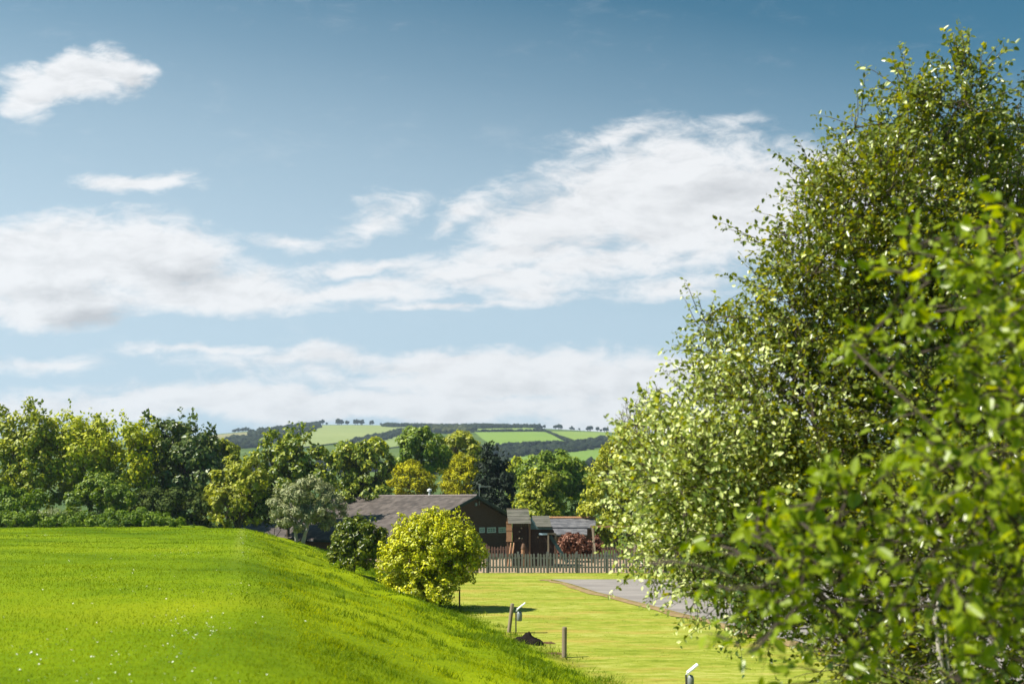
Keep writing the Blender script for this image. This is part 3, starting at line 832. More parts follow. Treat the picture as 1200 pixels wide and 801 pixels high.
# ------------------------------------------------------------------ the far hills
def field_quad(name, quad, c1, c2, seed):
    """quad corners in picture order: upper left, upper right, lower right, lower left"""
    Q = [ground(a, b, 300, 3200)[:2] for a, b in quad]
    u = np.linspace(0, 1, 36)[None, :, None]; v = np.linspace(0, 1, 24)[:, None, None]
    P = (Q[3] * (1 - u) + Q[2] * u) * (1 - v) + (Q[0] * (1 - u) + Q[1] * u) * v
    r = np.random.default_rng(seed)
    P = P + 4 * np.stack([np.sin(P[..., 1] * .013 + seed), np.cos(P[..., 0] * .017 + seed)], -1)
    Z = tz(P[..., 0], P[..., 1]) + 1.2
    m = simple_mat(name + '_turf', c1, c2, .012, .9, .1)
    return tag(link(name, grid_mesh(name, np.concatenate([P, Z[..., None]], -1)), m), kind='structure')


field_quad('pale_field', [(372, 499), (484, 499.5), (440, 514), (338, 526)], (.17, .21, .065), (.22, .25, .085), 1)
field_quad('lower_pale_field', [(430, 518), (500, 509), (510, 518), (420, 530)], (.16, .21, .06), (.19, .235, .07), 2)
field_quad('green_field', [(552, 507), (636, 506.5), (668, 519.5), (583, 523)], (.135, .215, .026), (.165, .24, .034), 3)
field_quad('upper_field', [(552, 502), (628, 501.5), (633, 505.5), (553, 506)], (.15, .215, .035), (.18, .235, .045), 4)
field_quad('right_field', [(642, 506.5), (716, 507.5), (716, 511), (674, 518.5)], (.15, .22, .032), (.18, .24, .04), 5)
field_quad('valley_field', [(616, 537), (712, 527), (714, 548), (604, 552)], (.12, .205, .026), (.15, .225, .034), 6)
field_quad('stubble_field', [(225, 513), (303, 506), (306, 509), (225, 519)], (.17, .165, .075), (.22, .20, .10), 7)

W_LEAF = leaf_mat('far_wood_leaves', (.006, .011, .005), (.012, .020, .007), (.026, .036, .011), .1, .8, hue_scale=.03, spec=.1)
W_OLIVE = leaf_mat('far_scrub_leaves', (.022, .030, .008), (.042, .050, .013), (.07, .075, .02), .1, .8, hue_scale=.03, spec=.1)


def crown_tmpl(seed, sub=2):
    bm = bmesh.new(); bmesh.ops.create_icosphere(bm, subdivisions=sub, radius=1.0)
    r = np.random.default_rng(seed)
    V = np.array([v.co for v in bm.verts]); F = np.array([[v.index for v in f.verts] for f in bm.faces]); bm.free()
    V = V * (1 + r.normal(size=(len(V), 1)) * .24) * np.array([1, 1, .85]); V[:, 2] += .75
    V[:, 2] = np.maximum(V[:, 2], 0)
    return V, F


TM = [crown_tmpl(i) for i in range(5)]


def wood(name, label, quads, dens, hgt, mat, seed):
    """a far wood that reads as one mass: many rough crowns over quads on the hillside"""
    r = np.random.default_rng(seed); VV, FF, b = [], [], 0
    for quad in quads:
        Q = [ground(a, c, 300, 3200)[:2] for a, c in quad]
        A = .5 * abs(sum(Q[i][0] * Q[(i + 1) % 4][1] - Q[(i + 1) % 4][0] * Q[i][1] for i in range(4)))
        n = int(min(1800, max(14, A * dens)))
        for _ in range(n):
            u, v = r.random(2)
            p = (Q[3] * (1 - u) + Q[2] * u) * (1 - v) + (Q[0] * (1 - u) + Q[1] * u) * v + r.normal(size=2) * 2
            V, F = TM[r.integers(5)]
            s = hgt * r.uniform(.6, 1.25)
            VV.append(V * [s * .55, s * .55, s * .55] + [p[0], p[1], float(tz(p[0], p[1])) - .5]); FF.append(F + b); b += len(V)
    VV = np.concatenate(VV); FF = np.concatenate(FF)
    o = link(name, np_mesh(name, VV, FF.ravel(), np.arange(len(FF)) * 3), mat)
    return tag(o, label, 'wood', kind='stuff')


wood('hillside_wood', 'dark blue green wood sloping down the left end of the hill', [[(292, 509), (374, 498), (372, 504), (300, 525)], [(262, 517), (300, 511), (302, 524), (262, 527)]], .024, 6.5, W_LEAF, 1)
wood('skyline_wood', 'long dark wood along the crest of the hill', [[(450, 499.5), (500, 499.8), (500, 501.5), (450, 501)], [(496, 500.3), (560, 500.5), (556, 505), (492, 505)], [(556, 501), (634, 500.6), (634, 502.5), (556, 503)]], .024, 6.5, W_LEAF, 2)
wood('hillside_scrub', 'olive scrub patch on the slope under the crest', [[(512, 502.5), (552, 503), (548, 508), (505, 508.5)]], .010, 8, W_OLIVE, 3)
wood('valley_wood', 'dark belt of woodland across the foot of the green fields', [[(586, 527), (672, 522.5), (680, 530), (600, 536)], [(668, 521), (712, 514), (712, 523), (672, 530)], [(548, 524), (590, 527), (602, 536), (550, 536)]], .022, 6, W_LEAF, 4)
wood('slope_wood', 'narrow dark wood between the two pale fields', [[(400, 522), (476, 503.5), (486, 508), (405, 529)]], .024, 5.5, W_LEAF, 5)
wood('far_belt', 'belt of dark trees in the valley beyond the house and tree row', [[(200, 552), (420, 546), (420, 556), (200, 560)], [(420, 548), (760, 546), (760, 556), (420, 556)]], .006, 9, W_LEAF, 6)


def far_hedge(label, a, b, n, h, seed):
    r = np.random.default_rng(seed); A = ground(*a, 300, 3200)[:2]; B = ground(*b, 300, 3200)[:2]; VV, FF, k = [], [], 0
    for i in range(n):
        t = (i + r.random() * .6) / n; p = A * (1 - t) + B * t
        V, F = TM[r.integers(5)]; s = h * r.uniform(.5, 1.1)
        VV.append(V * s * .6 + [p[0], p[1], float(tz(*p))]); FF.append(F + k); k += len(V)
    VV = np.concatenate(VV); FF = np.concatenate(FF)
    c = VV.mean(0); 
    o = link('field_hedge', np_mesh('field_hedge', VV, FF.ravel(), np.arange(len(FF)) * 3), W_LEAF)
    return tag(o, label, 'hedge')


far_hedge('thin dark hedge along the top of the green field on the hill', (552, 506.5), (637, 506), 60, 4.2, 1)
far_hedge('thin dark hedge running diagonally down between two green fields', (634, 504.5), (670, 520), 60, 4.0, 2)
far_hedge('thin dark hedge along the foot of the green field on the hill', (583, 523.5), (668, 520), 60, 4.5, 3)

# single trees along the crest, a few pixels each
sk = np.random.default_rng(9); proto = None
spots = [(x, 1.0) for x in (374, 377.5, 383, 394, 396.5, 399, 408, 417, 419.5, 422, 424, 433, 437, 446)] + [(276, .8), (279, 1), (284, .9), (287.5, 1), (290, .8)] + [(x, .85) for x in (632, 636, 639, 651, 653, 655, 657, 668, 670.5, 673, 679, 689, 690.5, 692, 701, 703, 709, 711)]
for (px, s) in spots:
    d = ray(px + sk.uniform(-1.5, 1.5), 500); Yt = YR - 8 + sk.uniform(-15, 5); X = d[0] * Yt
    if proto is None or sk.random() < .25:
        V, F = crown_tmpl(200 + int(px * 2), 2)
        m = MB(); m.tube([(0, 0, -.3), (0, 0, .9)], [.10, .07], 5)
        V = V * [.62, .62, .60]; V[:, 2] += .35
        m.add(V, F.tolist())
        proto = m.build('skyline_tree', W_LEAF)
        tag(proto, 'small dark tree standing singly on the crest of the far hill', 'tree', 'single trees along the far crest'); o = proto
    else:
        o = proto.copy(); COL.objects.link(o)
    o.location = (X, Yt, float(tz(X, Yt))); k = sk.uniform(2.8, 7.2) * s; o.scale = (k * sk.uniform(.8, 1.3), k, k)

# ------------------------------------------------------------------ materials for built things
def brick_mat(name, c1, c2, mortar, sc=1.0):
    m, nt = new_mat(name); N = NT(nt)
    tc = N.n('ShaderNodeTexCoord')
    sp = N.n('ShaderNodeSeparateXYZ', {0: tc.outputs['Object']})
    v = N.n('ShaderNodeCombineXYZ', {0: N.math('ADD', sp.outputs[0], sp.outputs[1]), 1: sp.outputs[2]}).outputs[0]
    b = N.n('ShaderNodeTexBrick', {'Vector': v, 'Color1': (*c1, 1), 'Color2': (*c2, 1), 'Mortar': (*mortar, 1), 'Scale': 1.0 / sc, 'Mortar Size': .012, 'Brick Width': .225, 'Row Height': .075})
    f = N.noise(tc.outputs['Object'], 1.5, 5)
    c = N.mix(N.math('MULTIPLY', f, .5), b.outputs[0], c1)
    p = N.n('ShaderNodeBsdfPrincipled', {'Base Color': c, 'Roughness': .9, 'Specular IOR Level': .2})
    N.out(p.outputs[0]); return m


def tile_mat(name, c1, c2, c3, row=.30, ax=1, wid=.33):
    """roof tiles: rows across the slope, each tile its own tone, courses stepped by bump"""
    m, nt = new_mat(name); N = NT(nt)
    tc = N.n('ShaderNodeTexCoord'); o = tc.outputs['Object']
    sp = N.n('ShaderNodeSeparateXYZ', {0: o})
    a, b = (sp.outputs[0], sp.outputs[1]) if ax == 1 else (sp.outputs[1], sp.outputs[0])
    rw = N.math('DIVIDE', b, row); fr = N.math('FRACT', rw); ri = N.math('FLOOR', rw)
    ci = N.math('FLOOR', N.math('ADD', N.math('DIVIDE', a, wid), N.math('MULTIPLY', ri, .5)))
    wn = N.n('ShaderNodeTexWhiteNoise', {0: N.n('ShaderNodeCombineXYZ', {0: ri, 1: ci}).outputs[0]}, noise_dimensions='3D').outputs[0]
    mp = N.n('ShaderNodeMapping', {'Scale': (.15, .9, .9) if ax == 1 else (.9, .15, .9)}); nt.links.new(o, mp.inputs[0])
    big = N.noise(mp.outputs[0], 1.4, 6, .7)
    f = N.math('ADD', N.math('MULTIPLY', wn, .35), N.math('MULTIPLY', big, .85)); f = N.math('SUBTRACT', f, .12)
    c = N.ramp(f, [(.25, c1), (.5, c2), (.8, c3)])
    c = N.mix(N.ramp(fr, [(0.0, .55), (.14, 0.0), (1.0, 0.0)]), c, tuple(k * .35 for k in c1))
    p = N.n('ShaderNodeBsdfPrincipled', {'Base Color': c, 'Roughness': .75, 'Specular IOR Level': .3})
    h = N.math('ADD', fr, N.math('MULTIPLY', wn, .25))
    bp = N.n('ShaderNodeBump', {'Strength': .6, 'Distance': .03, 'Height': h}); nt.links.new(bp.outputs[0], p.inputs['Normal'])
    N.out(p.outputs[0]); return m


ROOF = tile_mat('roof_tiles', (.042, .034, .029), (.080, .064, .055), (.135, .112, .096), row=.45)
SLATE = tile_mat('slate_tiles', (.055, .054, .060), (.11, .107, .112), (.20, .19, .19), row=.25)
BRICK = brick_mat('brick', (.105, .040, .026), (.15, .062, .038), (.14, .11, .09))
WHITE = simple_mat('white_paint', (.62, .63, .63), (.74, .75, .74), 5, .45, .5)
FASCIA = simple_mat('dark_green_fascia', (.018, .026, .026), (.030, .040, .040), 4, .55, .4)
GREY_METAL = simple_mat('grey_metal', (.26, .27, .28), (.38, .39, .40), 12, .35, .5, metal=.6)
TIMBER = simple_mat('weathered_timber', (.16, .125, .085), (.30, .24, .165), 7, .85, .2, stretch=(1, 1, .12), bump=.4)
TIMBER_BROWN = simple_mat('brown_timber', (.10, .055, .032), (.19, .11, .065), 6, .8, .25, stretch=(1, 1, .12), bump=.4)
TIMBER_DARK = simple_mat('dark_stained_boards', (.020, .011, .008), (.042, .024, .016), 6, .7, .25, stretch=(1, 1, .12), bump=.4)
TIMBER_ORANGE = simple_mat('orange_brown_timber', (.26, .13, .065), (.44, .25, .14), 6, .8, .25, stretch=(1, 1, .12), bump=.4)
FENCE_GREEN = simple_mat('grey_green_pickets', (.100, .104, .095), (.185, .182, .162), 5, .8, .25, stretch=(1, 1, .15), bump=.3)
FENCE_BROWN = simple_mat('brown_pickets', (.11, .060, .042), (.19, .115, .085), 5, .8, .25, stretch=(1, 1, .15), bump=.3)
BOARD_ROOF = simple_mat('weathered_roof_boards', (.060, .056, .046), (.145, .135, .108), 5, .85, .25, stretch=(.12, 1, 1), bump=.5, dirt=(.05, .06, .035))
TEAL = simple_mat('teal_painted_board', (.035, .075, .085), (.06, .115, .125), 5, .6, .4)
BLUE_WHITE = simple_mat('pale_blue_plastic', (.38, .52, .62), (.50, .62, .70), 4, .4, .5)
SLIDE = simple_mat('dark_green_plastic', (.010, .028, .030), (.018, .042, .044), 4, .35, .5)
SOIL = simple_mat('dark_soil', (.006, .005, .004), (.018, .013, .010), 9, .95, .1, bump=1.0)
GREY_PLASTIC = simple_mat('grey_plastic', (.15, .17, .17), (.22, .24, .24), 6, .5, .5)
STAKE = simple_mat('dark_stake', (.045, .045, .04), (.09, .085, .075), 8, .7, .3)


def glass_mat(name, c=(.10, .14, .15)):
    m, nt = new_mat(name); N = NT(nt)
    tc = N.n('ShaderNodeTexCoord')
    cc = N.ramp(N.noise(tc.outputs['Object'], 2.5, 3), [(.35, c), (.65, tuple(k * 2.2 for k in c))])
    p = N.n('ShaderNodeBsdfPrincipled', {'Base Color': cc, 'Roughness': .12, 'Specular IOR Level': .8})
    N.out(p.outputs[0]); return m


GLASS = glass_mat('window_glass', (.12, .165, .17))

# ------------------------------------------------------------------ the house: a long low tiled roof over dark brick
YH = 86.0
A = at(555, 580.5, YH)                     # gable apex
zg = -1.0
house = thing('house', (A[0], A[1], zg), 'long low house with a grey brown tiled roof and dark brick gable', 'house', rotz=R(-33))
zr = float(A[2]) - zg                      # ridge height over local ground
BACK, FRONT = 6.4, -11.0
pitch = math.tan(R(17.5))
zb, zf = zr - BACK * pitch, zr + FRONT * pitch
HIPX, ENDX = -12.0, -21.5
th = .16


def slab(pts, t=th):
    mb = MB(); lo = [Vector(p) - Vector((0, 0, t)) for p in pts]
    n = len(pts)
    mb.add([Vector(p) for p in pts] + lo, [list(range(n)), list(range(n, 2 * n))[::-1]] + [[i, i + n, (i + 1) % n + n, (i + 1) % n] for i in range(n)])
    return mb


ov = .35
front = slab([(ov, FRONT, zf), (ov, 0, zr), (HIPX, 0, zr), (ENDX, FRONT, zf)])
roof = front
roof.add(*(lambda s: (s.v, s.f))(slab([(ov, .003, zr), (ov, BACK, zb), (ENDX + 3.5, BACK, zb), (HIPX, .003, zr)])))
roof.add(*(lambda s: (s.v, s.f))(slab([(HIPX - .003, 0, zr), (ENDX + 3.5 - .003, BACK, zb), (ENDX - .003, FRONT, zf)])))
roof_o = roof.build('roof', ROOF, house, world=False)
wing = slab([(-6, 1.5, zr - .95), (-6, 5.5, zr - .02), (-23, 5.5, zr - .02), (-23, .5, zr - 1.35)])
wing.add(*(lambda s: (s.v, s.f))(slab([(-6, 5.503, zr - .02), (-6, 10, zr - 1.4), (-23, 10, zr - 1.4), (-23, 5.503, zr - .02)])))
wing.build('wing_roof', ROOF, house, world=False)
rc = MB(); rc.tube([(ov, 0, zr + .03), (HIPX, 0, zr + .03)], .09, 8); rc.tube([(HIPX, 0, zr + .03), (ENDX, FRONT, zf + .03)], .08, 8)
rc.tube([(-6, 5.5, zr + .01), (-23, 5.5, zr + .01)], .09, 8)
rc.build('ridge_tiles', simple_mat('ridge_tile', (.15, .12, .115), (.23, .19, .18), 6, .8), roof_o, world=False)
w = MB()
# gable wall as one pentagon of real thickness, and the long walls
gp = [(0, FRONT + .5, -.6), (0, BACK - .4, -.6), (0, BACK - .4, zb + .4 * pitch - .2), (0, 0, zr - .2), (0, FRONT + .5, zf + .5 * pitch - .2)]
w.prism(gp, (-.3, 0, 0))
w.box((ENDX / 2 + 1.0, FRONT + .65, (zf - .8) / 2), (abs(ENDX) - 3.2, .3, zf + .4))
w.box((ENDX / 2 + 2.0, BACK - .55, (zb - .9) / 2), (abs(ENDX) - 6, .3, zb + .3))
w.box((-13, 9.0, 1.0), (18, .3, 3.6)); w.box((-22.5, 5, .7), (.3, 7.6, 3.4))
w.build('wall', BRICK, house, world=False)
fb = MB()
for (y0, z0, y1, z1) in ((FRONT - .1, zf - .10, 0, zr - .08), (BACK + .1, zb - .10, 0, zr - .08)):
    fb.prism([(ov + .005, y0, z0 - .14), (ov + .005, y0, z0 + .12), (ov + .005, y1, z1 + .12), (ov + .005, y1, z1 - .14)], (.045, 0, 0))
fb.build('bargeboard', FASCIA, house, world=False)
gt = MB(); gt.tube([(ov, FRONT - .08, zf - .14), (ENDX, FRONT - .08, zf - .14)], .07, 8); gt.build('gutter', FASCIA, house, world=False)
inv = Matrix.Translation(Vector(house.location)) @ Matrix.Rotation(R(-33), 4, 'Z')
inv = inv.inverted()


def on_gable(px, py):
    """local (y, z) where the pixel's sight line meets the gable wall plane x=0"""
    o = inv @ Vector(CAM); d = inv.to_3x3() @ Vector(ray(px, py)); t = -o.x / d.x
    p = o + d * t
    return p.y, p.z


for (x0, y0, x1, y1) in ((561.5, 617.5, 567.5, 624), (570.5, 617.3, 580.5, 624), (584, 617.2, 592, 624), (596, 617, 604, 624)):
    ya, za = on_gable(x0, y1); yb, zb_ = on_gable(x1, y0)
    cy, cz, ww, hh = (ya + yb) / 2, (za + zb_) / 2, abs(yb - ya), abs(zb_ - za)
    f = MB(); t = .09
    f.box((.035, cy, cz + hh / 2 - t / 2), (.07, ww, t)); f.box((.035, cy, cz - hh / 2 + t / 2), (.07, ww, t))
    for sg in (-1, 1): f.box((.033, cy + sg * (ww / 2 - t / 2), cz), (.066, t, hh - 2 * t))
    for q in (-1 / 6, 1 / 6): f.box((.028, cy + q * (ww - t), cz), (.040, .035, hh - 2 * t))
    f.box((.024, cy, cz), (.034, ww - 2 * t, .03))
    fo = f.build('window', WHITE, house, world=False)
    p = MB(); p.box((.008, cy, cz), (.012, ww - 2 * t + .01, hh - 2 * t + .01)); p.build('pane', GLASS, fo, world=False)
ay, az = on_gable(557, 590.5)
MB().tube([(.0, ay, az), (.12, ay, az)], [.16, .13], 12).build('alarm_box', GREY_METAL, house, world=False)
# ridge vent
vx = -3.0
vm = MB(); vm.tube([(-4.75, 0, zr), (-4.75, 0, zr + .42)], .085, 10); vm.tube([(-4.75, 0, zr + .40), (-4.75, 0, zr + .56), (-4.75, 0, zr + .64)], [.20, .20, .06], 12)
vm.build('roof_vent', WHITE, house, world=False)
# aerial on the gable: mast, boom with rods
ya, za = on_gable(561, 590)
am = MB(); am.tube([(.06, ya, za - .1), (.06, ya, za + 1.55)], .03, 6); am.box((.05, ya, za + .15), (.10, .12, .12))
mast = am.build('aerial', GREY_METAL, house, world=False)
bm_ = MB(); b0 = Vector((.06, ya - .08, za + 1.45)); b1 = Vector((.75, ya + .75, za + 1.47))
bm_.bar(b0, b1, .05, .05)
dr = (b1 - b0).normalized(); sdv = Vector((0, 0, 1))
for k in range(9):
    q = b0.lerp(b1, .08 + k * .11); bm_.bar(q - sdv * .06 + Vector((0, 0, 0)), q + sdv * .06, .016, .016)
    q2 = dr.cross(sdv); bm_.bar(q - q2 * .16, q + q2 * .16, .016, .016)
bm_.prism([b0 + Vector((0, 0, -.2)), b0 + Vector((0, 0, .26)), b0 + Vector((.16, .16, .05))], (.03, -.03, 0))
bm_.build('antenna', GREY_METAL, mast, world=False)

# ------------------------------------------------------------------ slate roofed outbuilding beyond the play tower
YB = 76.0
ob = thing('outbuilding', (*at(668, 600, YB)[:2], -1.0), 'low outbuilding with grey slate roofs behind the red shrub', 'outbuilding')
p0, p1 = at(641, 607, YB + 3), at(698, 607, YB + 3); q0, q1 = at(641, 617.5, YB), at(698, 617.5, YB)
s1 = slab([q0, q1, p1, p0], .12); s1.build('roof', SLATE, ob)
rt = MB(); rt.tube([p0 + [0, 0, .05], p1 + [0, 0, .05]], .10, 8); rt.build('ridge_tiles', simple_mat('terracotta', (.36, .17, .08), (.50, .27, .14), 6, .85), ob)
p2, p3 = at(640, 619, YB - .05), at(688, 619, YB - .05); q2, q3 = at(640, 625.5, YB - 2.2), at(688, 625.5, YB - 2.2)
slab([q2, q3, p3, p2], .10).build('lean_to_roof', SLATE, ob)
rb_ = slab([p0 + [0, .01, 0], p1 + [0, .01, 0], at(698, 617.5, YB) + [0, 6.2, 0], at(641, 617.5, YB) + [0, 6.2, 0]], .12); rb_.build('rear_roof', SLATE, ob)
wb_ = MB(); cxm = (q0[0] + q1[0]) / 2
wb_.box((cxm, YB + 3.1, (q0[2] - 1.2) / 2), (q1[0] - q0[0] - .5, 5.6, q0[2] + 1.0)); wb_.box(((q2[0] + q3[0]) / 2, YB - 1.0, (q2[2] - 1.3) / 2), (q3[0] - q2[0] - .3, 2.0, q2[2] + .9))
wb_.build('wall', BRICK, ob)

# ------------------------------------------------------------------ timber play tower with slide
YP = 62.0
KP = YP / FPX


def pz(py): return float(at(600, py, YP)[2])


def pxx(px): return float(at(px, 620, YP)[0])


zt0 = float(tz(pxx(620), YP))
pt = thing('play_tower', (pxx(618), YP, zt0), 'dark timber play tower with two weathered board roofs and slide', 'play tower')
pm = MB()
for (px, yo) in ((595, -.75), (620.5, -.75), (595, .75), (620.5, .75)):
    mbp = MB(); mbp.bar((pxx(px), YP + yo, zt0 - .2), (pxx(px), YP + yo, pz(607)), .11, .11, (0, 1, 0)); mbp.build('post', TIMBER_BROWN, pt)
r1 = MB()
n = 8
for i in range(n):   # overlapping boards of the roof slope
    t0, t1 = i / n, (i + 1.15) / n
    a = Vector((0, YP + .1 - 1.25 * t0, pz(597) - (pz(597) - pz(613.5)) * t0)); b = Vector((0, YP + .1 - 1.25 * t1, pz(597) - (pz(597) - pz(613.5)) * t1 + .02))
    sl_ = .02 if i % 2 else 0
    r1.prism([(pxx(594 + 0.5 * t0 * 4) - .02, a.y, a.z + .02), (pxx(619 + 3 * t0), a.y, a.z + .02), (pxx(619 + 3 * t1), b.y, b.z + .02 + sl_), (pxx(594 + 2 * t1) - .02, b.y, b.z + .02 + sl_)], (0, .02, .035))
r1o = r1.build('tower_roof', BOARD_ROOF, pt)
rbk = MB(); rbk.prism([(pxx(594), YP + .13, pz(597)), (pxx(619), YP + .13, pz(597)), (pxx(622), YP + 1.3, pz(613)), (pxx(595), YP + 1.3, pz(613))], (0, .02, .04)); rbk.build('rear_roof', BOARD_ROOF, pt)
rcap = MB(); rcap.bar((pxx(593.5), YP + .11, pz(597) + .06), (pxx(619.5), YP + .11, pz(597) + .06), .12, .06); rcap.build('ridge_board', TIMBER, pt)
# dark boarded front wall: vertical boards
wl = MB(); xa, xb = pxx(600.5), pxx(648)
nb = 18
for i in range(nb):
    x0 = xa + (xb - xa) * i / nb; x1 = xa + (xb - xa) * (i + .96) / nb
    top = pz(611.5) if x1 < pxx(621) else pz(619.5)
    wl.box(((x0 + x1) / 2, YP - .68 + .006 * (i % 2), (zt0 - .1 + top) / 2), (x1 - x0, .035, top - zt0 + .1))
wl.build('wall', TIMBER_DARK, pt)
bk = MB(); bk.box(((xa + xb) / 2, YP + .72, (zt0 + pz(617)) / 2), (xb - xa, .04, pz(617) - zt0)); bk.box((xb + .02, YP, (zt0 + pz(621)) / 2), (.04, 1.3, pz(621) - zt0)); bk.build('rear_wall', TIMBER_DARK, pt)
dk = MB(); dk.box(((pxx(594) + xb) / 2, YP, pz(634)), (xb - pxx(594) - .1, 1.38, .06)); dk.build('deck', TIMBER_BROWN, pt)
# railing panel on the lit left side
rl = MB()
for i in range(5): rl.box((pxx(594.1 + i * 1.3), YP - .815, (pz(633) + pz(611)) / 2), (.065, .034, pz(611) - pz(633)))
for py in (611.5, 619.5, 632.5): rl.box((pxx(596.6), YP - .83, pz(py)), (pxx(600) - pxx(593), .035, .11))
rl.build('railing', TIMBER_ORANGE, pt)
ld = MB(); ld.bar((pxx(599), YP - .85, pz(635)), (pxx(595.5), YP - 1.15, zt0), .06, .09); ld.bar((pxx(602.5), YP - .85, pz(635)), (pxx(599), YP - 1.15, zt0), .06, .09)
for k in (.25, .5, .75):
    ld.bar((pxx(599 - 3.5 * k), YP - .85 - .3 * k, pz(635) * (1 - k) + zt0 * k), (pxx(602.5 - 3.5 * k), YP - .85 - .3 * k, pz(635) * (1 - k) + zt0 * k), .05, .05)
ld.build('ladder', TIMBER_ORANGE, pt)
# second roof with its teal gable panel
r2 = MB(); ytop, ybot = pz(604.5), pz(616.5)
for i in range(6):
    t0, t1 = i / 6, (i + 1.15) / 6
    za_, zb2 = ytop - (ytop - ybot) * t0, ytop - (ytop - ybot) * t1
    ya_, yb2 = YP - .1 - .95 * t0, YP - .1 - .95 * t1
    r2.prism([(pxx(622 + 6.5 * t0), ya_, za_), (pxx(643.5 + 2 * t0), ya_, za_), (pxx(643.5 + 2 * t1), yb2, zb2 + .02), (pxx(622 + 6.5 * t1), yb2, zb2 + .02)], (0, .015, .03))
r2.build('side_roof', BOARD_ROOF, pt)
tg = MB(); tg.prism([(pxx(621.5), YP - .78, pz(606)), (pxx(622.5), YP - .78, pz(606)), (pxx(630), YP - .80, pz(616.8)), (pxx(646), YP - .80, pz(617)), (pxx(646.5), YP - .80, pz(619.6)), (pxx(621), YP - .80, pz(619.4))], (0, .03, 0))
tg.build('gable_panel', TEAL, pt)
rr2 = MB(); rr2.prism([(pxx(622), YP + .0, ytop), (pxx(643.5), YP + .0, ytop), (pxx(645.5), YP + 1.1, ybot), (pxx(624), YP + 1.1, ybot)], (0, .015, .03)); rr2.build('rear_roof', BOARD_ROOF, pt)
# climbing holds
for (px, py) in ((611, 618), (608.8, 622), (608.6, 630), (611.4, 630), (630, 628.5)):
    MB().tube([(pxx(px), YP - .70, pz(py)), (pxx(px), YP - .745, pz(py)), (pxx(px), YP - .77, pz(py))], [.055, .05, .02], 8).build('climbing_hold', TIMBER, pt)
# slide
sl = MB(); a = np.array([pxx(644), YP - .55, pz(628)]); b = np.array([pxx(664), YP - .75, zt0 + .18])
av, bv = Vector(a), Vector(b); d = (bv - av)
for i in range(10):
    p = av + d * (i / 10); q = av + d * ((i + 1) / 10)
    sl.bar(p, q, .46, .04)
    for sg in (-.24, .24): sl.bar(p + Vector((0, sg, .06)), q + Vector((0, sg, .06)), .04, .20)
sl.build('slide', SLIDE, pt)
MB().box((pxx(636), YP - .9, pz(624.8)), (pxx(641) - pxx(631), .05, .11)).build('slide_top_rail', BLUE_WHITE, pt)
MB().box((pxx(646), YP - .9, pz(624.4)), (pxx(650) - pxx(642), .06, .10)).build('handrail', TIMBER, pt)
MB().bar((pxx(641.7), YP - .92, zt0 - .1), (pxx(641.7), YP - .92, pz(623.5)), .10, .10, (0, 1, 0)).build('slide_post', TIMBER, pt)
MB().bar((pxx(650.6), YP - .6, zt0 - .1), (pxx(650.6), YP - .6, pz(624)), .09, .09, (0, 1, 0)).build('slide_post', TIMBER, pt)

# barrel shaped wooden figure stump in front of the dark wall
st = thing('wooden_stool', (pxx(612.5), YP - 1.5, zt0), 'orange brown carved log seat in front of the dark play tower wall', 'log seat')
zs = lambda py: float(at(612, py, YP - 1.5)[2])
MB().tube([(pxx(612.5), YP - 1.5, zt0 - .05), (pxx(612.5), YP - 1.5, zs(646)), (pxx(612.3), YP - 1.5, zs(643))], [.10, .11, .10], 10).build('base', TIMBER_ORANGE, st, smooth=False)
MB().tube([(pxx(612.3), YP - 1.5, zs(643)), (pxx(613), YP - 1.48, zs(640)), (pxx(613.2), YP - 1.46, zs(636.5))], [.13, .12, .08], 10).build('back', TIMBER_BROWN, st)

# ------------------------------------------------------------------ swing frame
YW = 64.0
z0w = float(tz(4, YW))
sw = thing('swing_frame', (float(at(720, 620, YW)[0]), YW, z0w), 'bare timber swing frame with a long reddish beam behind the fences', 'swing')
X = lambda px: float(at(px, 620, YW)[0])
Zw = lambda py: float(at(700, py, YW)[2])
MB().bar((X(692), YW, Zw(616.4)), (X(748), YW, Zw(616.8)), .11, .11).build('beam', TIMBER_ORANGE, sw)
for (pt_, pb, yo) in ((694, 697.2, -.75), (696, 696, .8), (744, 741, -.75), (745, 748, .8)):
    MB().bar((X(pb), YW + yo, z0w - .1), (X(pt_), YW + .02 * (1 if yo > 0 else -1), Zw(616)), .11, .11, (0, 1, 0)).build('leg', TIMBER, sw)
for pxs in (694.5, 744):
    MB().bar((X(pxs + .6), YW - .40, Zw(634)), (X(pxs + .6), YW + .42, Zw(634)), .08, .08).build('brace', TIMBER, sw)

# ------------------------------------------------------------------ the two picket fences
def picket_mesh(name, w, h, t):
    mb = MB(); mb.prism([(-w / 2, -t / 2, 0), (w / 2, -t / 2, 0), (w / 2, -t / 2, h - w * .45), (0, -t / 2, h), (-w / 2, -t / 2, h - w * .45)], (0, t, 0))
    return mb.mesh(name)


def picket_fence(label, x0, x1, Y, pitch_, w, h, zoff, mat, posts, seed):
    r = np.random.default_rng(seed)
    z0 = float(tz((x0 + x1) / 2, Y))
    root = thing('picket_fence', ((x0 + x1) / 2, Y, z0), label, 'fence')
    me = picket_mesh('picket', w, h, .02); me.materials.append(mat)
    x = x0
    while x < x1:
        o = bpy.data.objects.new('picket', me); COL.objects.link(o); o.parent = root
        o.location = (x - root.location.x, -.035 + r.normal() * .003, zoff + r.normal() * .022); o.rotation_euler = (r.normal() * .015, r.normal() * .022, 0)
        x += pitch_
    for zz in (.28, .76):
        m = MB(); m.bar((x0 - .1, Y, z0 + zz * h + zoff), (x1 + .1, Y, z0 + zz * h + zoff), .045, .075); m.build('rail', mat, root)
    for px in posts:
        m = MB(); m.box((px, Y + .075, z0 + h * .52), (.11, .10, h * 1.1 + .1)); m.build('post', mat, root)
    return root


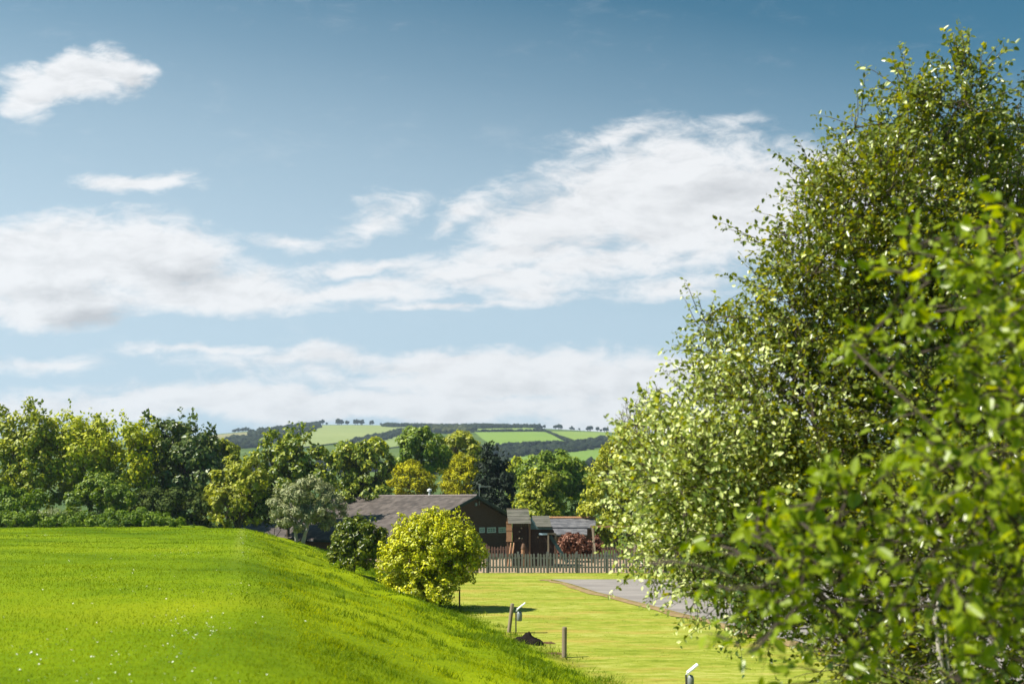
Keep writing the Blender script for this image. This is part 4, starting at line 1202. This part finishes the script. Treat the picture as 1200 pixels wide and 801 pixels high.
fx = lambda px, Y: float(at(px, 650, Y)[0])
YFr, YBk = 55.3, 68.5
picket_fence('grey green picket fence along the back edge of the lower lawn', fx(556, YFr), fx(884, YFr), YFr, .172, .098, 1.02, .03, FENCE_GREEN, [fx(p, YFr) for p in (572, 607, 642, 676, 711, 746, 781, 816, 851, 882)], 3)
picket_fence('brown picket fence behind the play tower and swing frame', fx(560, YBk), fx(800, YBk), YBk, .19, .10, .92, -.02, FENCE_BROWN, [fx(p, YBk) for p in (570, 602, 634, 666, 698, 730, 762, 794)], 4)

# ------------------------------------------------------------------ small things on the lower lawn
def post(label, px, base, top, lean_px, rad, mat):
    g = ground(px, base, 15); Y = g[1]; t = at(px + lean_px, top, Y)
    o = thing('fence_post', g, label, 'post', 'old round posts along the foot of the bank')
    a = np.array([g[0], Y, g[2] - .15])
    pts = [a, a + (t - a) * .5, a + (t - a) * .96, t]
    MB().tube(pts, [rad * 1.02, rad, rad * .98, rad * .86], 12).build('shaft', mat, o)
    return o


post('leaning weathered round post beside the grey garden light', 595.5, 741, 706.5, 5.0, .055, TIMBER)
post('upright weathered round post by the bare earth patch', 661, 770, 734, .6, .062, TIMBER)


def garden_light(label, px, base_py, Y, s):
    """thin stake, dark domed head with a small lens, pale panel tilted up on an arm"""
    b = at(px, base_py, Y); b[2] = float(tz(b[0], Y))
    o = thing('garden_light', b, label, 'light', 'pale topped garden lights on the lower lawn')
    k = s * Y / FPX
    top = .0
    H = (742 - 717) * k
    P = lambda dx, dz, dy=0.0: (b[0] + dx * k, Y + dy * k, b[2] + dz * k)
    MB().bar(P(0, -3), P(0, 24.5), 1.5 * k, 1.5 * k, (0, 1, 0)).build('stake', STAKE, o)
    h = MB(); prof = []
    hd = MB(); hd.tube([P(4, 13.5), P(4, 14.2), P(4, 21), P(4, 23.6), P(4, 24.6)], [2.4 * k, 3.0 * k, 3.1 * k, 2.4 * k, .6 * k], 16)
    hdo = hd.build('lamp_head', GREY_PLASTIC, o, smooth=True)
    MB().tube([P(4.3, 18.5, -2.8), P(4.3, 18.5, -3.5)], [.9 * k, .8 * k], 10).build('lens', WHITE, hdo)
    a = MB(); a.bar(P(.3, 24), P(2.2, 27), 1.5 * k, 1.3 * k, (0, 1, 0)); a.build('arm', WHITE, o)
    pn = MB(); A0, A1 = Vector(P(1.2, 26.2)), Vector(P(10.8, 33.6))
    pn.bar(A0, A1, 7.0 * k, 1.5 * k)
    pno = pn.build('panel', WHITE, o, bevel=.25 * k)
    dn = (A1 - A0).normalized(); off = Vector((dn.z, 0, -dn.x)) * 1.25 * k
    u = MB(); u.bar(A0 + dn * 2.8 * k + off, A1 - dn * .4 * k + off, 6.0 * k, .7 * k); u.build('underside', STAKE, pno)
    return o


garden_light('grey garden light on a thin stake right of the leaning post', 604.6, 742, ground(604, 742, 15)[1] + .1, 1.0)
garden_light('nearer garden light with white tilted panel at the bottom of the lawn', 804.5, 812, 19.6, 1.25)

# heap of dark soil and bare earth at the toe of the bank
def heap(name, label, px, py, lx, ly, h, mat, seed, cat):
    g = ground(px, py, 15); r = np.random.default_rng(seed); n = 22
    u = np.linspace(-1, 1, n); U, V = np.meshgrid(u, u)
    rr_ = np.sqrt(U ** 2 + V ** 2); f = np.clip(1 - rr_, 0, 1)
    Zh = h * (f ** .4) * (1 + .35 * np.sin(U * 5 + seed) * np.cos(V * 4)) + r.normal(size=U.shape) * .018 * (f > 0) + np.where(f > 0, h * .35 * np.clip(.6 - np.hypot(U - .15, V), 0, 1), 0)
    Xh = g[0] + U * lx; Yh = g[1] + V * ly
    P = np.stack([Xh, Yh, tz(Xh, Yh) - .02 + Zh], -1)
    o = link(name, grid_mesh(name, P, smooth=False), mat)
    return tag(o, label, cat)


heap('soil_heap', 'small heap of black soil beside the grey garden light', 619, 754, .42, .45, .22, SOIL, 2, 'soil heap')
for (px, py, lx, ly, sd_) in ((650, 766, .28, .22, 3), (641, 753, .22, .2, 4)):
    g = ground(px, py, 15); n = 14; u = np.linspace(-1, 1, n); U, V = np.meshgrid(u, u)
    th_ = np.arctan2(V, U); rad_ = np.maximum(abs(U), abs(V)); q = rad_ * (1 + .22 * np.sin(3 * th_ + sd_) + .12 * np.sin(7 * th_))
    Xh = g[0] + q * np.cos(th_) * lx; Yh = g[1] + q * np.sin(th_) * ly
    tag(link('bare_earth', grid_mesh('bare_earth', np.stack([Xh, Yh, tz(Xh, Yh) + .012 + .025 * (1 - rad_)], -1)), simple_mat('reddish_earth', (.05, .028, .014), (.17, .10, .045), 8, .95, .1, bump=.8)), kind='structure')

g = ground(538.5, 713, 15)
sk_ = thing('wooden_stake', g, 'thin brown stake at the right foot of the bright yellow shrub', 'stake')
MB().tube([(g[0], g[1], g[2] - .15), at(538.5, 690, g[1])], [.032, .028], 8).build('shaft', TIMBER_BROWN, sk_)

# ------------------------------------------------------------------ big foreground trees
M_NEAR = leaf_mat('near_tree_leaves', (.032, .064, .001), (.155, .195, .003), (.52, .50, .009), .44, .30, tint=(1.5, 1.3, .15), hue_scale=.5, spec=.6, under=(.20, .25, .04))
M_PALE = leaf_mat('painted_glint_leaves', (.38, .44, .10), (.58, .63, .22), (.78, .80, .42), .25, .5, tint=(1.2, 1.2, .4), hue_scale=.5, spec=.4)  # pale tone paints the sunlit glints of the big tree's leaves
M_NEAR_SHADED = leaf_mat('painted_shade_leaves', (.012, .022, .002), (.030, .046, .004), (.085, .100, .008), .28, .34, tint=(1.3, 1.2, .3), hue_scale=.5, spec=.5)  # darker copy of the near leaves, with shade put into the colour
M_NEAREST = leaf_mat('nearest_leaves', (.040, .095, .001), (.180, .260, .003), (.46, .50, .006), .50, .32, tint=(1.5, 1.35, .10), hue_scale=1.4, spec=.5, under=(.26, .34, .02))
M_TWIG = simple_mat('twig_bark', (.040, .028, .022), (.085, .062, .048), 8, .8, .3)


def leafy(name, label, cat, base, stems, blobs, nsh, per, leaf, mat, seed, sh_len=(.35, .8), lean=(-.12, -.05, .0), trunk_r=.11, fine=True, glint_share=None, inner=.35, droop=.18, width=.62, bark=BARK, upb=.35, offs=1.0):
    """a tree grown from limbs and leafy shoots; stems: list of (top point, radius)"""
    rng = np.random.default_rng(seed)
    root = thing(name, base, label, cat)
    C = np.array([b[0] for b in blobs]); Rr = np.array([b[1] for b in blobs])
    w = (Rr[:, 0] * Rr[:, 2]); w /= w.sum()
    i = rng.choice(len(C), nsh, p=w)
    d = rdir(nsh, rng); d[:, 2] += .15; d = unit(d)
    rad = inner + (1 - inner) * rng.random(nsh) ** .6
    S = C[i] + d * Rr[i] * rad[:, None]
    D = unit(d * .75 + np.array([0, 0, upb]) + np.array(lean) + rdir(nsh, rng) * .45)
    L = rng.uniform(*sh_len, nsh)
    t = (np.arange(per) + .5) / per
    P = S[:, None] + D[:, None] * (L[:, None] * t)[..., None] - np.array([0, 0, 1.0]) * (droop * L[:, None] * t ** 2)[..., None]
    side = rdir(nsh * per, rng).reshape(nsh, per, 3)
    A = unit(side * .9 + D[:, None] * .55 + np.array([0, 0, -.30]))
    P = P + A * leaf * .25 * offs
    Nn = unit(rdir(nsh * per, rng).reshape(nsh, per, 3) * .8 + np.array([-.34, -.16, .60]))
    P, A, Nn = P.reshape(-1, 3), A.reshape(-1, 3), Nn.reshape(-1, 3)
    pale = rng.random(len(P)) < glint_share(P) if glint_share is not None else np.zeros(len(P), bool)
    Ls = leaf * rng.uniform(.55, 1.25, len(P))
    m_ = ~pale
    link('crown', leaves_mesh('crown', P[m_], A[m_], Nn[m_], Ls[m_], Ls[m_] * width, fold=.14, fine=fine), mat, root)
    if pale.any():      # paler leaves, mostly low on the left: sun glints put into their colour
        o = link('glint_leaves', leaves_mesh('glint_leaves', P[pale], A[pale], Nn[pale], Ls[pale], Ls[pale] * width, fold=.14, fine=fine), M_PALE, root)
        o['label'] = 'pale leaves with sun glints painted into their colour'
    # shoots as thin three sided stems
    side = unit(np.cross(D, rdir(nsh, rng))); sid2 = np.cross(D, side)
    r0 = .0045 * (leaf / .05)
    VV = np.empty((nsh, 7, 3)); tt = [0, .55, 1.0]
    for k, (tk, rk) in enumerate(zip(tt, (r0, r0 * .7, 0))):
        c = S + D * (L * tk)[:, None] - np.array([0, 0, 1.0]) * (droop * L * tk ** 2)[:, None]
        if k == 2: VV[:, 6] = c
        else:
            for q in range(3):
                a = 2 * math.pi * q / 3
                VV[:, k * 3 + q] = c + (side * math.cos(a) + sid2 * math.sin(a)) * rk
    fs = [[0, 1, 4, 3], [1, 2, 5, 4], [2, 0, 3, 5]]; ft = [[3, 4, 6], [4, 5, 6], [5, 3, 6]]
    base_i = (np.arange(nsh) * 7)[:, None]
    fl = np.concatenate([base_i + np.array(fs).ravel(), base_i + np.array(ft).ravel()], 1)
    st = np.arange(nsh)[:, None] * 21 + np.array([0, 4, 8, 12, 15, 18])
    link('twigs', np_mesh('twigs', VV.reshape(-1, 3), fl.ravel(), st.ravel()), M_TWIG, root)
    # stems and limbs: every blob is reached by a limb from the nearest stem
    mb = MB(); paths = []
    for (b0, mid, top, r) in stems:
        pts = [np.array(b0), *[np.array(b0) * (1 - u) + np.array(mid) * u + rng.normal(size=3) * .03 for u in (.33, .66)], np.array(mid), *[np.array(mid) * (1 - u) + np.array(top) * u + rng.normal(size=3) * .05 for u in (.35, .7)], np.array(top)]
        rs = np.linspace(r, r * .28, len(pts)); mb.tube(pts, list(rs), 10)
        paths.append((np.array(pts), rs))
    mb.build('trunk', bark, root, smooth=True)
    lb = MB(); lk = .4 if leaf > .07 else .8
    for c, r in zip(C, Rr):
        best = None
        for pts, rs in paths:
            for k in range(1, len(pts)):
                dd = np.linalg.norm((pts[k] - c) * [1, 1, 1.0]) + max(0, pts[k][2] - c[2]) * 1.5
                if best is None or dd < best[0]: best = (dd, pts[k], rs[k])
        e = wob(best[1], c, 7, .018, rng); lb.tube(e, list(np.linspace(best[2] * .62 * lk, .008, 7)), 6)
        for _ in range(3 if leaf > .08 else 7):
            q = e[rng.integers(3, 7)]; dv = rdir(1, rng)[0]; dv[2] += .2
            lb.tube(wob(q, c + unit(dv) * r * rng.uniform(.6, .95), 5, .035, rng), list(np.linspace(.004 if leaf > .08 else .010, .002, 5)), 4)
    lb.build('limbs', bark, root, smooth=True)
    return root


YT = 13.0
B = lambda px, py, rx, ry, Y, dj=0.0: px_blob(px, py, rx, ry, Y, dj, (rx + ry) * .5)
jr = np.random.default_rng(3)
main = [(1128, 118, 30, 42), (1104, 150, 46, 46), (1052, 172, 40, 40), (1150, 190, 46, 50), (1030, 235, 66, 56), (988, 236, 32, 40), (1090, 245, 80, 70), (968, 298, 50, 44), (1025, 315, 76, 62), (1100, 330, 90, 76), (1160, 300, 60, 80),
        (930, 350, 42, 42), (975, 390, 72, 60), (1050, 410, 95, 80), (900, 420, 58, 50), (848, 425, 34, 38), (925, 470, 82, 64), (835, 490, 56, 46), (1010, 500, 95, 80), (860, 545, 80, 60), (792, 555, 46, 46), (775, 610, 38, 42),
        (940, 580, 90, 70), (840, 615, 72, 52), (795, 645, 44, 34), (905, 650, 78, 44), (850, 685, 50, 28), (1020, 620, 85, 60), (1110, 520, 95, 90), (1150, 430, 80, 80), (1120, 620, 80, 60), (900, 708, 34, 22), (975, 690, 60, 34), (1060, 700, 60, 28), (1180, 560, 70, 90), (1170, 680, 60, 50),
        (935, 735, 34, 16), (1000, 748, 50, 22), (1085, 745, 56, 30), (1155, 755, 50, 36), (1065, 786, 64, 22), (1140, 800, 50, 24),
        (950, 215, 16, 26), (902, 288, 17, 18), (1002, 150, 18, 22), (822, 376, 18, 17), (768, 498, 16, 20), (1062, 108, 16, 24), (862, 712, 32, 16), (812, 690, 28, 15), (898, 738, 32, 15)]
mblobs = [B(px, py, rx, ry, YT, dj=jr.uniform(-.9, 1.2)) for (px, py, rx, ry) in main]
gb = at(1030, 640, YT); gb[2] = float(tz(gb[0], YT))
stems = [(gb + [.0, 0, -.2], at(1043, 720, YT), at(1110, 150, YT), .135),
         (gb + [-.28, .1, -.2], at(1002, 745, YT), at(930, 380, YT - .4), .085),
         (gb + [-.32, -.15, -.2], at(985, 720, YT - .3), at(820, 560, YT - .6), .07),
         (gb + [.2, .2, -.2], at(1070, 690, YT + .5), at(1060, 300, YT + .8), .075),
         (gb + [.1, -.2, -.2], at(1020, 690, YT - .2), at(1000, 250, YT - .3), .08)]
leafy('birch_tree', 'big airy tree with small glinting leaves filling the right side', 'tree', gb, stems, mblobs, 7000, 16, .074, M_NEAR, 5, glint_share=lambda P: .03 + .58 * sst(-(P[:, 0] + .25 * (P[:, 2] - 4)), -4.9, -2.1) * sst(-P[:, 2], -8.2, -4.6))

YT2 = 15.5
back = [(1204, 172, 36, 48), (1240, 150, 50, 60), (1180, 220, 60, 60), (1240, 240, 90, 90), (1200, 320, 80, 80), (1270, 330, 90, 90), (1200, 430, 80, 90), (1290, 450, 110, 110), (1180, 540, 70, 80), (1260, 600, 100, 90), (1160, 610, 50, 60), (1340, 300, 90, 100)]
bb = [B(px, py, rx, ry, YT2, dj=jr.uniform(-.8, 1.2)) for (px, py, rx, ry) in back]
g2 = at(1235, 640, YT2); g2[2] = float(tz(g2[0], YT2))
leafy('birch_tree', 'second tall tree at the right edge with shade painted into its leaves', 'tree', g2,
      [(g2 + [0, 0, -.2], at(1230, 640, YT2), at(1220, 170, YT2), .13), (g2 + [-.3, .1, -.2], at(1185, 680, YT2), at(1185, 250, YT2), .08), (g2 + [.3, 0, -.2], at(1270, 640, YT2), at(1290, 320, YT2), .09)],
      bb, 3000, 16, .068, M_NEAR_SHADED, 6)

# thin pale stemmed sapling between them
YT3 = 11.0
g3 = at(1105, 700, YT3); g3[2] = float(tz(g3[0], YT3))
leafy('sapling', 'slim pale stemmed sapling right of the dark stems', 'tree', g3,
      [(g3 + [0, 0, -.2], at(1096, 725, YT3), at(1122, 560, YT3), .042), (g3 + [.06, .03, -.2], at(1108, 740, YT3), at(1085, 600, YT3), .03)],
      [B(1120, 640, 60, 50, YT3), (B(1090, 590, 50, 50, YT3)), B(1150, 580, 50, 60, YT3), B(1075, 690, 40, 36, YT3), B(1140, 740, 50, 40, YT3), B(1020, 770, 60, 30, YT3), B(1080, 785, 60, 26, YT3)], 480, 13, .068, M_NEAR, 8, bark=PALE_BARK)

# nearest shrub: large soft leaves close to the camera
YN = 5.8
near = [(1185, 270, 44, 36), (1195, 330, 60, 50), (1120, 300, 30, 22), (1060, 290, 32, 16), (1090, 330, 40, 26), (1150, 360, 60, 44), (1100, 400, 52, 34), (1180, 430, 60, 60), (1040, 420, 44, 24), (1000, 405, 26, 14), (1110, 470, 60, 40),
        (1180, 520, 60, 50), (1130, 570, 70, 36), (1060, 600, 70, 30), (990, 590, 52, 24), (935, 610, 40, 24), (1180, 600, 60, 50), (1100, 640, 80, 34), (1010, 650, 60, 28), (940, 655, 44, 22), (880, 625, 40, 18), (845, 640, 36, 13), (762, 660, 9, 9),
        (1180, 670, 60, 50), (1100, 700, 60, 24), (1010, 705, 36, 14), (884, 762, 18, 10), (985, 792, 40, 14), (850, 690, 34, 13), (905, 735, 30, 12), (930, 700, 40, 16), (1040, 745, 40, 18), (1100, 785, 34, 20), (1180, 770, 44, 34), (1230, 500, 80, 120), (1240, 680, 80, 90), (1240, 330, 70, 90)]
nb_ = [B(px, py, rx, ry, YN, dj=jr.uniform(-.45, .55)) for (px, py, rx, ry) in near]
g4 = at(1290, 700, YN); g4[2] = float(tz(g4[0], YN))
leafy('nearest_shrub', 'nearest shrub with large soft bright green leaves at the right edge', 'shrub', g4,
      [(g4 + [0, 0, -.2], at(1260, 640, YN), at(1190, 280, YN), .028), (g4 + [-.1, .1, -.2], at(1240, 705, YN), at(960, 700, YN), .017), (g4 + [-.1, -.1, -.2], at(1250, 690, YN - .2), at(1000, 410, YN), .018), (g4 + [.1, .1, -.2], at(1240, 600, YN + .2), at(1080, 440, YN + .2), .017)],
      nb_, 470, 8, .092, M_NEAREST, 7, sh_len=(.18, .42), inner=.2, droop=.25, width=.56, bark=M_TWIG, lean=(-.25, 0, 0), upb=.2)

# ------------------------------------------------------------------ the air between here and the hills
HAZE_DENSITY = 0.00017
if HAZE_DENSITY > 0:
    hz = MB(); hz.box((0, 1600, 70), (9000, 3700, 210))
    m, nt = new_mat('haze_air'); N = NT(nt)
    v = N.n('ShaderNodeVolumePrincipled', {'Color': (.70, .85, 1.0, 1), 'Density': HAZE_DENSITY, 'Anisotropy': .35})
    ko = N.n('ShaderNodeOutputMaterial'); nt.links.new(v.outputs[0], ko.inputs['Volume'])
    tag(hz.build('haze', m), 'thin pale blue air lying over the valley and hills', 'haze', kind='stuff')

SC.cycles.max_bounces = 6
SC.cycles.diffuse_bounces = 2
SC.cycles.glossy_bounces = 2
SC.cycles.transmission_bounces = 2
SC.cycles.volume_bounces = 0
SC.cycles.transparent_max_bounces = 4
SC.cycles.use_denoising = True
SC.cycles.sample_clamp_indirect = 6.0
